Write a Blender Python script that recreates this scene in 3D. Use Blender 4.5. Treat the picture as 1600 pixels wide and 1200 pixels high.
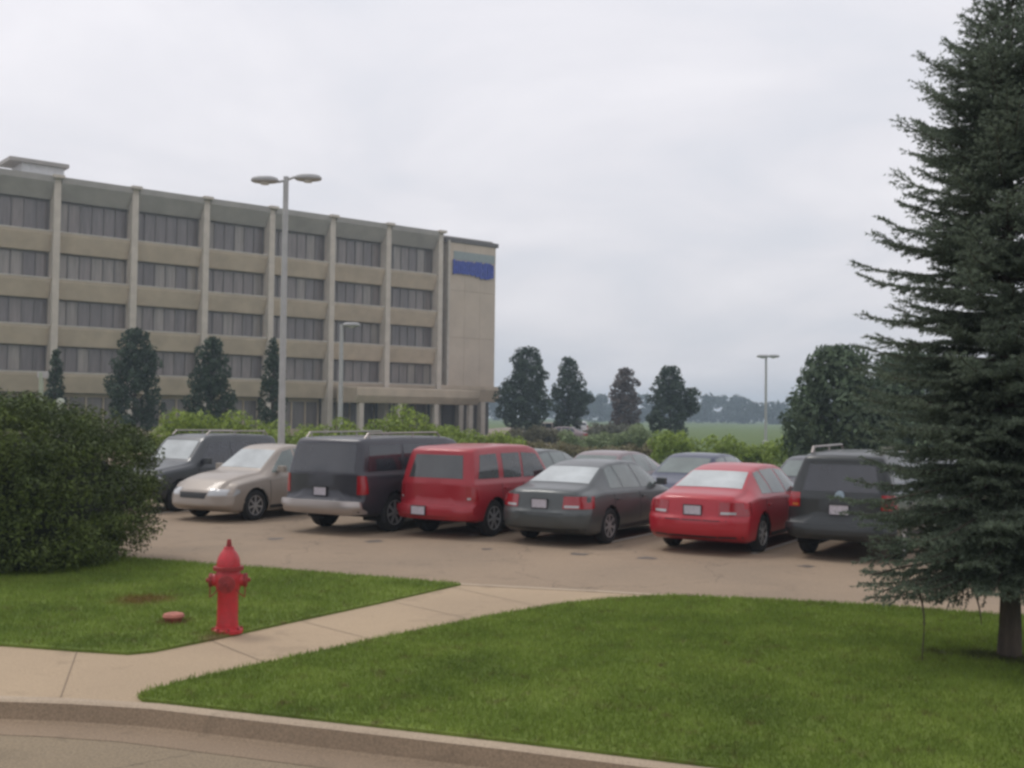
import bpy, bmesh, math, random
import numpy as np
from mathutils import Vector, Matrix
from mathutils.bvhtree import BVHTree
R = math.radians
SC = bpy.context.scene
COL = SC.collection
for o in list(bpy.data.objects): bpy.data.objects.remove(o)

# ------------------------------------------------------------------ camera
CAM = Vector((0, 0, 2.2)); F = 1715.0; PITCH = math.atan(50 / F); ROLL = R(0.7)
fw = Vector((0, math.cos(PITCH), math.sin(PITCH))); up0 = Vector((0, -math.sin(PITCH), math.cos(PITCH))); r0 = Vector((1, 0, 0))
rt = r0 * math.cos(ROLL) + up0 * math.sin(ROLL); upv = up0 * math.cos(ROLL) - r0 * math.sin(ROLL)
cd = bpy.data.cameras.new('camera'); cam = bpy.data.objects.new('camera', cd); COL.objects.link(cam)
cd.sensor_width = 36; cd.lens = F / 1600 * 36; cd.clip_start = 0.1; cd.clip_end = 3000
cam.matrix_world = Matrix(((rt.x, upv.x, -fw.x, CAM.x), (rt.y, upv.y, -fw.y, CAM.y), (rt.z, upv.z, -fw.z, CAM.z), (0, 0, 0, 1)))
cd.dof.use_dof = False
SC.camera = cam
# ------------------------------------------------------------------ world
SUN_EL, SUN_AZ = R(58), R(305)      # azimuth clockwise from +Y
w = bpy.data.worlds.new('World'); SC.world = w; w.use_nodes = True
nt = w.node_tree; nt.nodes.clear(); N = nt.nodes.new; Lk = nt.links.new
out = N('ShaderNodeOutputWorld'); mx = N('ShaderNodeMixShader'); mx.inputs[0].default_value = 0.93
sk = N('ShaderNodeTexSky'); sk.sky_type = 'NISHITA'; sk.sun_disc = False; sk.sun_elevation = SUN_EL; sk.sun_rotation = SUN_AZ; sk.dust_density = 4
b1 = N('ShaderNodeBackground'); b1.inputs[1].default_value = 0.10; Lk(sk.outputs[0], b1.inputs[0])
tc = N('ShaderNodeTexCoord'); sp = N('ShaderNodeSeparateXYZ'); Lk(tc.outputs['Generated'], sp.inputs[0])
ad = N('ShaderNodeMath'); ad.operation = 'ADD'; ad.inputs[1].default_value = 0.22; Lk(sp.outputs[2], ad.inputs[0])
mxx = N('ShaderNodeMath'); mxx.operation = 'MAXIMUM'; mxx.inputs[1].default_value = 0.1; Lk(ad.outputs[0], mxx.inputs[0])
dx = N('ShaderNodeMath'); dx.operation = 'DIVIDE'; Lk(sp.outputs[0], dx.inputs[0]); Lk(mxx.outputs[0], dx.inputs[1])
dy = N('ShaderNodeMath'); dy.operation = 'DIVIDE'; Lk(sp.outputs[1], dy.inputs[0]); Lk(mxx.outputs[0], dy.inputs[1])
cb = N('ShaderNodeCombineXYZ'); Lk(dx.outputs[0], cb.inputs[0]); Lk(dy.outputs[0], cb.inputs[1])
n1 = N('ShaderNodeTexNoise'); n1.inputs['Scale'].default_value = 1.5; n1.inputs['Detail'].default_value = 5; n1.inputs['Roughness'].default_value = 0.5; n1.inputs['Distortion'].default_value = 0.4
Lk(cb.outputs[0], n1.inputs['Vector'])
cr = N('ShaderNodeValToRGB'); Lk(n1.outputs[0], cr.inputs[0])
e = cr.color_ramp.elements; e[0].position = 0.30; e[0].color = (0.66, 0.675, 0.73, 1); e[1].position = 0.70; e[1].color = (0.86, 0.84, 0.87, 1)
m = e.new(0.5); m.color = (0.76, 0.75, 0.79, 1)
hz = N('ShaderNodeMapRange'); Lk(sp.outputs[2], hz.inputs[0]); hz.inputs[1].default_value = 0.0; hz.inputs[2].default_value = 0.35; hz.inputs[3].default_value = 0.88; hz.inputs[4].default_value = 1.0
vm = N('ShaderNodeVectorMath'); vm.operation = 'SCALE'; Lk(cr.outputs[0], vm.inputs[0]); Lk(hz.outputs[0], vm.inputs['Scale'])
b2 = N('ShaderNodeBackground'); b2.inputs[1].default_value = 1.0; Lk(vm.outputs[0], b2.inputs[0])
Lk(b1.outputs[0], mx.inputs[1]); Lk(b2.outputs[0], mx.inputs[2]); Lk(mx.outputs[0], out.inputs[0])
sl = bpy.data.lights.new('sun', 'SUN'); sl.energy = 0.9; sl.angle = R(18); sl.color = (1, 0.96, 0.9)
so = bpy.data.objects.new('sun', sl); COL.objects.link(so)
sd = Vector((math.sin(SUN_AZ) * math.cos(SUN_EL), math.cos(SUN_AZ) * math.cos(SUN_EL), math.sin(SUN_EL)))
so.rotation_euler = sd.to_track_quat('Z', 'Y').to_euler(); so.location = (0, -5, 30)
vs = SC.view_settings; vs.view_transform = 'Standard'; vs.look = 'None'; vs.gamma = 1; vs.exposure = 0.25; vs.use_curve_mapping = False
SC.cycles.filter_width = 2.9
SC.cycles.volume_bounces = 0; SC.cycles.max_bounces = 6
SC.cycles.volume_step_rate = 4

# ------------------------------------------------------------------ helpers
def ray(x, y): return (fw * F + rt * (x - 800) + upv * (600 - y)).normalized()
def gp(x, y, z=0.0):
    d = ray(x, y); t = (z - CAM.z) / d.z; return CAM + d * t
def at(x, y, Y):
    d = ray(x, y); return CAM + d * (Y / d.y)
def rnd(a, b): return random.uniform(a, b)

def tag(o, label=None, cat=None, group=None, kind=None):
    if label: o['label'] = label
    if cat: o['category'] = cat
    if group: o['group'] = group
    if kind: o['kind'] = kind
    return o
def empty(name, loc=(0, 0, 0), rz=0, parent=None):
    o = bpy.data.objects.new(name, None); COL.objects.link(o); o.location = loc; o.rotation_euler = (0, 0, rz); o.empty_display_size = .2
    if parent: o.parent = parent
    return o
def link_mesh(name, me, mat=None, parent=None, smooth=False):
    if mat and not me.materials: me.materials.append(mat)
    if smooth: me.polygons.foreach_set('use_smooth', [True] * len(me.polygons))
    o = bpy.data.objects.new(name, me); COL.objects.link(o)
    if parent: o.parent = parent
    return o
class MB:
    def __init__(s): s.v = []; s.f = []
    def add(s, vs, fs):
        n = len(s.v); s.v += [tuple(v) for v in vs]; s.f += [tuple(i + n for i in f) for f in fs]; return s
    def box(s, c, d, M=None, tz=1.0, ty=1.0):
        x, y, z = d[0] / 2, d[1] / 2, d[2] / 2
        vs = [Vector((sx * x * (tz if sz > 0 else 1), sy * y * (ty if sz > 0 else 1), sz * z)) for sz in (-1, 1) for sy in (-1, 1) for sx in (-1, 1)]
        if M: vs = [M @ v for v in vs]
        vs = [v + Vector(c) for v in vs]
        return s.add(vs, [(0, 2, 3, 1), (4, 5, 7, 6), (0, 1, 5, 4), (2, 6, 7, 3), (0, 4, 6, 2), (1, 3, 7, 5)])
    def tube(s, pts, rad, n=8, caps=True):
        pts = [Vector(p) for p in pts]; vs = []; fs = []
        for i, p in enumerate(pts):
            a = pts[max(0, i - 1)]; b = pts[min(len(pts) - 1, i + 1)]; t = (b - a).normalized()
            u = t.cross(Vector((0, 0, 1)));  u = Vector((1, 0, 0)) if u.length < 1e-3 else u.normalized()
            w_ = t.cross(u); r = rad[i] if isinstance(rad, (list, tuple)) else rad
            vs += [p + (u * math.cos(k / n * 2 * math.pi) + w_ * math.sin(k / n * 2 * math.pi)) * r for k in range(n)]
        for i in range(len(pts) - 1):
            for k in range(n):
                a = i * n + k; b = i * n + (k + 1) % n; fs.append((a, b, b + n, a + n))
        if caps: fs.append(tuple(range(n))[::-1]); fs.append(tuple(range((len(pts) - 1) * n, len(pts) * n)))
        return s.add(vs, fs)
    def lathe(s, prof, n=24, axis='z', c=(0, 0, 0)):
        vs = []; fs = []
        for r, h in prof:
            for k in range(n):
                a = k / n * 2 * math.pi; x, y, z = r * math.cos(a), r * math.sin(a), h
                if axis == 'x': x, y, z = h, r * math.cos(a), r * math.sin(a)
                elif axis == 'y': x, y, z = r * math.cos(a), h, r * math.sin(a)
                vs.append((x + c[0], y + c[1], z + c[2]))
        for i in range(len(prof) - 1):
            for k in range(n):
                a = i * n + k; b = i * n + (k + 1) % n; fs.append((a, b, b + n, a + n))
        if prof[0][0] > 1e-4: fs.append(tuple(range(n))[::-1])
        if prof[-1][0] > 1e-4: fs.append(tuple(range((len(prof) - 1) * n, len(prof) * n)))
        return s.add(vs, fs)
    def prism(s, poly, z0, z1):
        n = len(poly); vs = [(p[0], p[1], z0) for p in poly] + [(p[0], p[1], z1) for p in poly]
        return s.add(vs, [tuple(range(n))[::-1], tuple(range(n, 2 * n))] + [(i, (i + 1) % n, (i + 1) % n + n, i + n) for i in range(n)])
    def mesh(s, name):
        me = bpy.data.meshes.new(name); me.from_pydata(s.v, [], s.f); me.update(); return me
    def build(s, name, mat, parent=None, smooth=False, bevel=0, recalc=True):
        me = s.mesh(name)
        bm = bmesh.new(); bm.from_mesh(me)
        if recalc: bmesh.ops.recalc_face_normals(bm, faces=bm.faces)
        if bevel:
            bmesh.ops.bevel(bm, geom=[e for e in bm.edges if e.calc_face_angle(0) > 0.6], offset=bevel, segments=2, affect='EDGES', profile=0.6)
        bm.to_mesh(me); bm.free()
        o = link_mesh(name, me, mat, parent, smooth)
        if smooth:
            try: me.set_sharp_from_angle(angle=R(38))
            except Exception: pass
        return o

def np_mesh(name, V, nper, mat, parent=None):
    """V: (count*nper,3) array; each run of nper vertices is one face"""
    V = np.asarray(V, dtype=np.float32).reshape(-1, 3); n = len(V); nf = n // nper
    me = bpy.data.meshes.new(name); me.vertices.add(n); me.vertices.foreach_set('co', V.ravel())
    me.loops.add(n); me.loops.foreach_set('vertex_index', np.arange(n, dtype=np.int32))
    me.polygons.add(nf); me.polygons.foreach_set('loop_start', np.arange(0, n, nper, dtype=np.int32))
    try: me.polygons.foreach_set('loop_total', np.full(nf, nper, dtype=np.int32))
    except Exception: pass
    me.update(calc_edges=True)
    return link_mesh(name, me, mat, parent)

# ------------------------------------------------------------------ materials
def mat(name, col, rough=0.8, metal=0.0, var=0.0, vscale=4.0, bump=0.0, bscale=30.0, coat=0.0, ior=1.5, col2=None, island=0.0, detail=6, stretch=None, trans=0.0, sheen=0, emit=0):
    m = bpy.data.materials.new(name); m.use_nodes = True; t = m.node_tree; bs = t.nodes['Principled BSDF']
    bs.inputs['Roughness'].default_value = rough; bs.inputs['Metallic'].default_value = metal; bs.inputs['IOR'].default_value = ior
    bs.inputs['Coat Weight'].default_value = coat; bs.inputs['Coat Roughness'].default_value = 0.06
    c = (*col, 1); bs.inputs['Base Color'].default_value = c
    tcn = t.nodes.new('ShaderNodeTexCoord'); vec = tcn.outputs['Object']
    if stretch:
        mp = t.nodes.new('ShaderNodeMapping'); mp.inputs['Scale'].default_value = stretch; t.links.new(vec, mp.inputs[0]); vec = mp.outputs[0]
    last = None
    if var or col2:
        nz = t.nodes.new('ShaderNodeTexNoise'); nz.inputs['Scale'].default_value = vscale; nz.inputs['Detail'].default_value = detail; nz.inputs['Roughness'].default_value = .6
        t.links.new(vec, nz.inputs['Vector'])
        rp = t.nodes.new('ShaderNodeValToRGB'); t.links.new(nz.outputs[0], rp.inputs[0])
        rp.color_ramp.elements[0].position = .32; rp.color_ramp.elements[1].position = .68
        a = col2 if col2 else tuple(x * (1 - var) for x in col); b = col if col2 else tuple(min(1, x * (1 + var)) for x in col)
        rp.color_ramp.elements[0].color = (*a, 1); rp.color_ramp.elements[1].color = (*b, 1)
        last = rp.outputs[0]
    if island:
        g = t.nodes.new('ShaderNodeNewGeometry'); mr = t.nodes.new('ShaderNodeMapRange'); mr.inputs[3].default_value = 1 - island; mr.inputs[4].default_value = 1 + island
        t.links.new(g.outputs['Random Per Island'], mr.inputs[0]); vmn = t.nodes.new('ShaderNodeVectorMath'); vmn.operation = 'SCALE'
        if last: t.links.new(last, vmn.inputs[0])
        else: vmn.inputs[0].default_value = col
        t.links.new(mr.outputs[0], vmn.inputs['Scale']); last = vmn.outputs[0]
    if last: t.links.new(last, bs.inputs['Base Color'])
    if bump:
        nb = t.nodes.new('ShaderNodeTexNoise'); nb.inputs['Scale'].default_value = bscale; nb.inputs['Detail'].default_value = 6
        t.links.new(vec, nb.inputs['Vector']); bp = t.nodes.new('ShaderNodeBump'); bp.inputs['Strength'].default_value = bump; bp.inputs['Distance'].default_value = .02
        t.links.new(nb.outputs[0], bp.inputs['Height']); t.links.new(bp.outputs[0], bs.inputs['Normal'])
    if trans:
        tr = t.nodes.new('ShaderNodeBsdfTranslucent'); ms = t.nodes.new('ShaderNodeMixShader'); ms.inputs[0].default_value = trans
        if last: t.links.new(last, tr.inputs[0])
        else: tr.inputs[0].default_value = c
        o = t.nodes['Material Output']; t.links.new(bs.outputs[0], ms.inputs[1]); t.links.new(tr.outputs[0], ms.inputs[2]); t.links.new(ms.outputs[0], o.inputs[0])
    return m

def pavement_mat(name, col, dark, speck=0.25, cracks=True):
    m = bpy.data.materials.new(name); m.use_nodes = True; t = m.node_tree; bs = t.nodes['Principled BSDF']; bs.inputs['Roughness'].default_value = .9
    tcn = t.nodes.new('ShaderNodeTexCoord'); v = tcn.outputs['Object']
    def noise(sc, det=5, dist=0):
        n = t.nodes.new('ShaderNodeTexNoise'); n.inputs['Scale'].default_value = sc; n.inputs['Detail'].default_value = det; n.inputs['Distortion'].default_value = dist; t.links.new(v, n.inputs['Vector']); return n
    big = noise(.45, 6, .5); r1 = t.nodes.new('ShaderNodeValToRGB'); t.links.new(big.outputs[0], r1.inputs[0])
    r1.color_ramp.elements[0].position = .3; r1.color_ramp.elements[0].color = (*dark, 1); r1.color_ramp.elements[1].position = .65; r1.color_ramp.elements[1].color = (*col, 1)
    fine = noise(55, 3); r2 = t.nodes.new('ShaderNodeMapRange'); t.links.new(fine.outputs[0], r2.inputs[0]); r2.inputs[1].default_value = .3; r2.inputs[2].default_value = .7; r2.inputs[3].default_value = 1 - speck; r2.inputs[4].default_value = 1 + speck
    sc = t.nodes.new('ShaderNodeVectorMath'); sc.operation = 'SCALE'; t.links.new(r1.outputs[0], sc.inputs[0]); t.links.new(r2.outputs[0], sc.inputs['Scale']); last = sc.outputs[0]
    mid = noise(2.2, 8, 1.0); r3 = t.nodes.new('ShaderNodeMapRange'); t.links.new(mid.outputs[0], r3.inputs[0]); r3.inputs[1].default_value = .58; r3.inputs[2].default_value = .75; r3.inputs[3].default_value = 1; r3.inputs[4].default_value = .78
    s2 = t.nodes.new('ShaderNodeVectorMath'); s2.operation = 'SCALE'; t.links.new(last, s2.inputs[0]); t.links.new(r3.outputs[0], s2.inputs['Scale']); last = s2.outputs[0]
    if cracks:
        vo = t.nodes.new('ShaderNodeTexVoronoi'); vo.feature = 'DISTANCE_TO_EDGE'; vo.inputs['Scale'].default_value = .33
        nn = noise(1.5, 6); av = t.nodes.new('ShaderNodeVectorMath'); av.operation = 'ADD'; t.links.new(v, av.inputs[0]); t.links.new(nn.outputs['Color'], av.inputs[1]); t.links.new(av.outputs[0], vo.inputs['Vector'])
        r4 = t.nodes.new('ShaderNodeMapRange'); t.links.new(vo.outputs[0], r4.inputs[0]); r4.inputs[1].default_value = .0; r4.inputs[2].default_value = .006; r4.inputs[3].default_value = .6; r4.inputs[4].default_value = 1
        s3 = t.nodes.new('ShaderNodeVectorMath'); s3.operation = 'SCALE'; t.links.new(last, s3.inputs[0]); t.links.new(r4.outputs[0], s3.inputs['Scale']); last = s3.outputs[0]
    t.links.new(last, bs.inputs['Base Color'])
    bp = t.nodes.new('ShaderNodeBump'); bp.inputs['Strength'].default_value = .35; bp.inputs['Distance'].default_value = .01; t.links.new(fine.outputs[0], bp.inputs['Height']); t.links.new(bp.outputs[0], bs.inputs['Normal'])
    return m

def grass_mat(name, greens, spots=(), island=0.0, trans=0):
    """colour from world position so the turf sheet and the blades on it agree; spots = worn patches and dark mulch with painted tree shade (x, y, radius)"""
    m = bpy.data.materials.new(name); m.use_nodes = True; t = m.node_tree; bs = t.nodes['Principled BSDF']; bs.inputs['Roughness'].default_value = .85; bs.inputs['Specular IOR Level'].default_value = .2
    g = t.nodes.new('ShaderNodeNewGeometry'); v = g.outputs['Position']
    def noise(sc, det=5):
        n = t.nodes.new('ShaderNodeTexNoise'); n.inputs['Scale'].default_value = sc; n.inputs['Detail'].default_value = det; n.inputs['Roughness'].default_value = .62; t.links.new(v, n.inputs['Vector']); return n
    n1 = noise(.9, 7); rp = t.nodes.new('ShaderNodeValToRGB'); t.links.new(n1.outputs[0], rp.inputs[0]); el = rp.color_ramp.elements
    el[0].position = .34; el[0].color = (*greens[0], 1); el[1].position = .66; el[1].color = (*greens[2], 1); k = el.new(.5); k.color = (*greens[1], 1)
    last = rp.outputs[0]
    n2 = noise(5, 5); mr = t.nodes.new('ShaderNodeMapRange'); t.links.new(n2.outputs[0], mr.inputs[0]); mr.inputs[1].default_value = .56; mr.inputs[2].default_value = .74
    mm = t.nodes.new('ShaderNodeMix'); mm.data_type = 'RGBA'; t.links.new(mr.outputs[0], mm.inputs[0]); t.links.new(last, mm.inputs[6]); mm.inputs[7].default_value = (.14, .12, .045, 1); last = mm.outputs[2]
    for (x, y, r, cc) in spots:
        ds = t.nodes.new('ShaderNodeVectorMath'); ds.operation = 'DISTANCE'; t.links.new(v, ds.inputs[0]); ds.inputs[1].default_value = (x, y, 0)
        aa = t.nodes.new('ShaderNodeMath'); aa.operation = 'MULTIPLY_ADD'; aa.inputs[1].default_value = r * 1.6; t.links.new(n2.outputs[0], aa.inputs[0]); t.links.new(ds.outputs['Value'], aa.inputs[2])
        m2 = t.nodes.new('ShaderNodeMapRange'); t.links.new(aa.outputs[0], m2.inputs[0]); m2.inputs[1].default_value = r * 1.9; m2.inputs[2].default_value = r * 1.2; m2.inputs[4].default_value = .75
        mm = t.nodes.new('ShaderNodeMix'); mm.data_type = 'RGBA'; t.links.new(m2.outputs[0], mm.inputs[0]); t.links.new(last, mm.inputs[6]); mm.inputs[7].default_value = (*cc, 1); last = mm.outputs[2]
    if island:
        mr2 = t.nodes.new('ShaderNodeMapRange'); mr2.inputs[3].default_value = 1 - island; mr2.inputs[4].default_value = 1 + island; t.links.new(g.outputs['Random Per Island'], mr2.inputs[0])
        s = t.nodes.new('ShaderNodeVectorMath'); s.operation = 'SCALE'; t.links.new(last, s.inputs[0]); t.links.new(mr2.outputs[0], s.inputs['Scale']); last = s.outputs[0]
    t.links.new(last, bs.inputs['Base Color'])
    if trans:
        tr = t.nodes.new('ShaderNodeBsdfTranslucent'); ms = t.nodes.new('ShaderNodeMixShader'); ms.inputs[0].default_value = trans; t.links.new(last, tr.inputs[0])
        o = t.nodes['Material Output']; t.links.new(bs.outputs[0], ms.inputs[1]); t.links.new(tr.outputs[0], ms.inputs[2]); t.links.new(ms.outputs[0], o.inputs[0])
    else:
        nb = noise(45, 6); bp = t.nodes.new('ShaderNodeBump'); bp.inputs['Strength'].default_value = .8; bp.inputs['Distance'].default_value = .04; t.links.new(nb.outputs[0], bp.inputs['Height']); t.links.new(bp.outputs[0], bs.inputs['Normal'])
    return m

# ------------------------------------------------------------------ ground, roads, lawns
random.seed(4); np.random.seed(4)
LOTZ = -0.12
M_conc = pavement_mat('concrete_walk', (.42, .315, .205), (.36, .27, .178), .12, False)
M_curb = pavement_mat('concrete_curb', (.43, .34, .245), (.34, .265, .19), .15, False)
M_lot = pavement_mat('lot_surface', (.30, .222, .15), (.25, .188, .13), .18, True)
M_street = pavement_mat('street_surface', (.245, .19, .122), (.205, .16, .105), .25, True)
hp = gp(355, 990)
capc = gp(271, 975)
sA = gp(225, 940); sB = gp(340, 1000); sC = gp(300, 958)
sD, sE, sF = gp(1535, 1028), gp(1465, 1024), gp(1600, 1036)  # dark mulch under the spruce, with the tree's shade painted in
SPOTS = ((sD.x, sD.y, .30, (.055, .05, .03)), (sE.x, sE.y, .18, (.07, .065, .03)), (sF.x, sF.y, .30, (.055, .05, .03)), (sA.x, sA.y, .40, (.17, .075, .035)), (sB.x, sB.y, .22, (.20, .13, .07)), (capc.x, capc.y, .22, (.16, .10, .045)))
G3 = ((.14, .20, .040), (.19, .262, .050), (.245, .32, .068))
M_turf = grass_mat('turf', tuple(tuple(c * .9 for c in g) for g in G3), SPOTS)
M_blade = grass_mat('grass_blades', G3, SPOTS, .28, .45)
M_field = grass_mat('field_grass', ((.075, .12, .03), (.10, .15, .04), (.13, .17, .055)))

def sheet(name, poly, z, m, thick=0.0):
    mb = MB(); pts = [(p[0], p[1]) for p in poly]
    if thick: mb.prism(pts, z - thick, z)
    else: mb.add([(x, y, z) for x, y in pts], [tuple(range(len(pts)))])
    o = mb.build(name, m); tag(o, kind='structure'); return o
# huge ground
mb = MB(); gx = 850; mb.add([(-gx, -45, -.26), (gx, -45, -.26), (gx, 1250, -.26), (-gx, 1250, -.26)], [(0, 1, 2, 3)])
tag(mb.build('ground', M_field), kind='structure')

# line of the street kerb (near) and the lot kerb (far), both at z = 0
near = [gp(0, 1087), gp(120, 1091), gp(250, 1099), gp(500, 1127), gp(800, 1161), gp(1050, 1192)]
d0 = (near[0] - near[1]).normalized(); d1 = (near[-1] - near[-2]).normalized()
near = [near[0] + d0 * 60] + near + [near[-1] + d1 * 60]
far = [gp(200, 873), gp(460, 893), gp(720, 914), gp(930, 925), gp(1050, 932), gp(1220, 940), gp(1390, 949), gp(1600, 966)]
d0 = Vector((-.899, .438, 0)); far = [far[0] + d0 * 40] + far + [far[-1] + Vector((.899, -.438, 0)) * 40]
def offset(line, d):
    out = []
    for i, p in enumerate(line):
        a = line[max(0, i - 1)]; b = line[min(len(line) - 1, i + 1)]; t = (b - a); t.z = 0; t.normalize(); out.append(p + Vector((-t.y, t.x, 0)) * d)
    return out
def strip(name, line, prof, m):
    """prof: list of (offset to the left of the line direction, z)"""
    rows = [[(q.x, q.y, z) for q in offset(line, d)] for d, z in prof]; n = len(line); mb = MB(); vs = [v for r_ in rows for v in r_]
    mb.add(vs, [(i * n + k, i * n + k + 1, (i + 1) * n + k + 1, (i + 1) * n + k) for i in range(len(prof) - 1) for k in range(n - 1)])
    o = mb.build(name, m, smooth=False); return tag(o, kind='structure')
# lines run left to right, +offset = away from camera
strip('street_curb', near, [(0.02, -.15), (0, 0), (-.02, .003), (-.08, .0), (-.11, -.015)], M_curb)
strip('curb_face', near, [(-.109, -.0155), (-.16, -.13), (-.20, -.1485), (-.50, -.146)], pavement_mat('curb_painted_shade', (.26, .19, .125), (.205, .15, .10), .2, False))  # face colour darkened to stand for its shade below the lit top
strip('street', near, [(-.49, -.149), (-3, -.142), (-9, -.13), (-40, -.16)], M_street)
strip('lot_curb', far, [(-.01, -.1), (0, 0.004), (.13, .004), (.155, -.015), (.17, -.105)], M_curb)
strip('lot_gutter', far, [(.16, -.114), (.62, -.116)], M_curb)
strip('parking_lot', far, [(.14, LOTZ), (14, LOTZ), (34, LOTZ)], M_lot)
# sidewalk: strip along the kerb plus the diagonal walk
inner = offset(near, 0.0)
walk_up = [gp(0, 1009), gp(120, 1018), gp(200, 1023), gp(240, 1019), gp(330, 1001), gp(450, 974), gp(580, 946), gp(720, 914)]
walk_dn = [gp(1050, 932), gp(960, 937), gp(880, 945), gp(780, 962), gp(640, 990), gp(500, 1020), gp(380, 1046), gp(290, 1066), gp(235, 1082), gp(215, 1090), gp(222, 1096)]
dl = (near[0] - near[1]).normalized()
wl0 = walk_up[0] + dl * 60
poly = [wl0] + walk_up + [far[4]] + walk_dn + [near[3] + Vector((-.0, 0.0, 0)), near[2], near[1], near[0]]
sheet('sidewalk', poly, -0.004, M_conc, .12)
LZ = 0.022
lawnL = [wl0] + walk_up[:-1] + [walk_up[-1]] + [far[2] + Vector((0, 0, 0)), far[1], far[0]]
fl = offset(far, -.005); nl = offset(near, .005)
lawnL = [wl0] + walk_up + [fl[2], fl[1], fl[0]]
lawnR = [fl[5]] + walk_dn[1:] + nl[3:4] + nl[4:] + [fl[-1]] + [fl[8], fl[7], fl[6]]
sheet('lawn', lawnL, LZ, M_turf, .1); sheet('lawn', lawnR, LZ, M_turf, .1)

M_joint = mat('joint_filler', (.20, .155, .11), .95)
for (xa, ya, xb, yb) in ((330, 1001, 420, 1037), (470, 970, 590, 1001), (610, 939, 745, 969), (120, 1018, 95, 1089), (-60, 1004, -110, 1084), (705, 917, 850, 949)):
    a, b = gp(xa, ya), gp(xb, yb); t_ = (b - a).normalized(); n_ = Vector((-t_.y, t_.x, 0)) * .004; mb = MB()
    mb.add([(q.x, q.y, .0002) for q in (a - n_, b - n_, b + n_, a + n_)], [(0, 1, 2, 3)]); tag(mb.build('walk_joint', M_joint), kind='structure')
def inpoly(P, poly):
    x, y = P[:, 0], P[:, 1]; ins = np.zeros(len(P), bool); n = len(poly); j = n - 1
    for i in range(n):
        xi, yi, xj, yj = poly[i].x, poly[i].y, poly[j].x, poly[j].y
        if yi != yj:
            c = ((yi > y) != (yj > y)) & (x < (xj - xi) * (y - yi) / (yj - yi) + xi); ins ^= c
        j = i
    return ins
def blades(name, poly, x0, x1, y0, y1, n, hmin, hmax, z):
    P = np.random.uniform((x0, y0), (x1, y1), (n, 2)); P = P[inpoly(P, poly)]
    # tufty edges: a few blades lean over the concrete
    P = P + np.random.normal(0, .02, P.shape)
    k = len(P); a = np.random.uniform(0, 2 * np.pi, k); h = np.random.uniform(hmin, hmax, k); wd = np.random.uniform(.003, .0065, k)
    lean = np.random.normal(0, .45, (k, 2)) * h[:, None]
    b = np.c_[P, np.full(k, z - .004)]; s = np.c_[np.cos(a) * wd, np.sin(a) * wd, np.zeros(k)]
    tip = b + np.c_[lean, h]
    V = np.stack([b - s, b + s, tip], 1)
    return np_mesh(name, V, 3, M_blade)
o = blades('grass_blades', lawnL, -13, 0, 9.2, 19, 330000, .02, .06, LZ); tag(o, 'short mown grass of the left lawn around the red hydrant', 'grass', kind='stuff')
o = blades('grass_blades', lawnR, -3.2, 9, 5.5, 14.5, 420000, .02, .055, LZ); tag(o, 'short mown grass of the right lawn below the spruce', 'grass', kind='stuff')

# distant paved yard right of the building
M_yard = pavement_mat('yard_surface', (.24, .175, .13), (.18, .15, .105), .2, False)
sheet('distant_pavement', [gp(700, 700, -.2), gp(1010, 703, -.2), gp(985, 681, -.2), gp(930, 669, -.2), gp(800, 667, -.2), gp(640, 680, -.2)], -.2, M_yard)

# oil stains in the lot
random.seed(9); M_oil = mat('oil_stain', (.13, .105, .085), .6, var=.3, vscale=5)
for (x_, y_) in ((430, 842), (585, 846), (1010, 872), (760, 858), (1260, 885), (905, 866)):
    c = gp(x_, y_, LOTZ); r_ = rnd(.10, .22); mb = MB(); mb.add([(c.x + r_ * rnd(.7, 1.25) * math.cos(a), c.y + r_ * rnd(.8, 1.5) * math.sin(a), LOTZ + .003) for a in np.linspace(0, 6.283, 14)[:-1]], [tuple(range(13))]); tag(mb.build('oil_stain', M_oil), kind='structure')
# parking bay lines
HA = R(31); HD = Vector((math.sin(HA), math.cos(HA), 0)); RD = Vector((math.cos(HA), -math.sin(HA), 0)); ROW = Vector((.899, -.438, 0))
M_line = mat('line_paint', (.62, .60, .54), .7, var=.15, vscale=9)
bay0 = gp(735, 836, LOTZ)
for k in range(-5, 5):
    p = bay0 + ROW * 2.75 * k; a = p - RD * .05; b = p + RD * .05
    mb = MB(); mb.add([(a.x, a.y, LOTZ + .004), (b.x, b.y, LOTZ + .004), (b.x + HD.x * 9.6, b.y + HD.y * 9.6, LOTZ + .004), (a.x + HD.x * 9.6, a.y + HD.y * 9.6, LOTZ + .004)], [(0, 1, 2, 3)])
    tag(mb.build('bay_line', M_line), kind='structure')

# ------------------------------------------------------------------ office building
M_pre = mat('precast_concrete', (.50, .41, .31), .85, var=.12, vscale=.7, bump=.3, bscale=25)
M_fascia = mat('roof_fascia', (.36, .335, .31), .85, var=.12, vscale=.6)
M_colm = mat('column_concrete', (.54, .48, .41), .85, var=.1, vscale=1.2, bump=.2)
M_ledge = mat('ledge_concrete', (.52, .47, .41), .85, var=.12, vscale=1.5)
M_wallp = mat('wall_panel', (.52, .435, .35), .85, var=.08, vscale=.5, bump=.2)
M_glass = [mat('window_glass_%s' % n, c, .25, ior=1.6, var=.25, vscale=1.2, stretch=(3, 3, .3)) for n, c in (('dark', (.155, .135, .128)), ('mid', (.20, .172, .158)), ('blind', (.25, .222, .195)))]
M_frame = mat('window_frame', (.15, .135, .125), .5)
M_dark = mat('recess', (.09, .075, .065), .8, var=.2)
A = at(0, 640, 89); A.z = 0; B = at(687, 648, 117); B.z = 0
UB = (B - A); LB = UB.length; UB.normalize(); NB = Vector((UB.y, -UB.x, 0)).normalized()
if NB.y > 0: NB = -NB      # outward, to camera
bld = empty('office_building', A, math.atan2(UB.y, UB.x))
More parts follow.
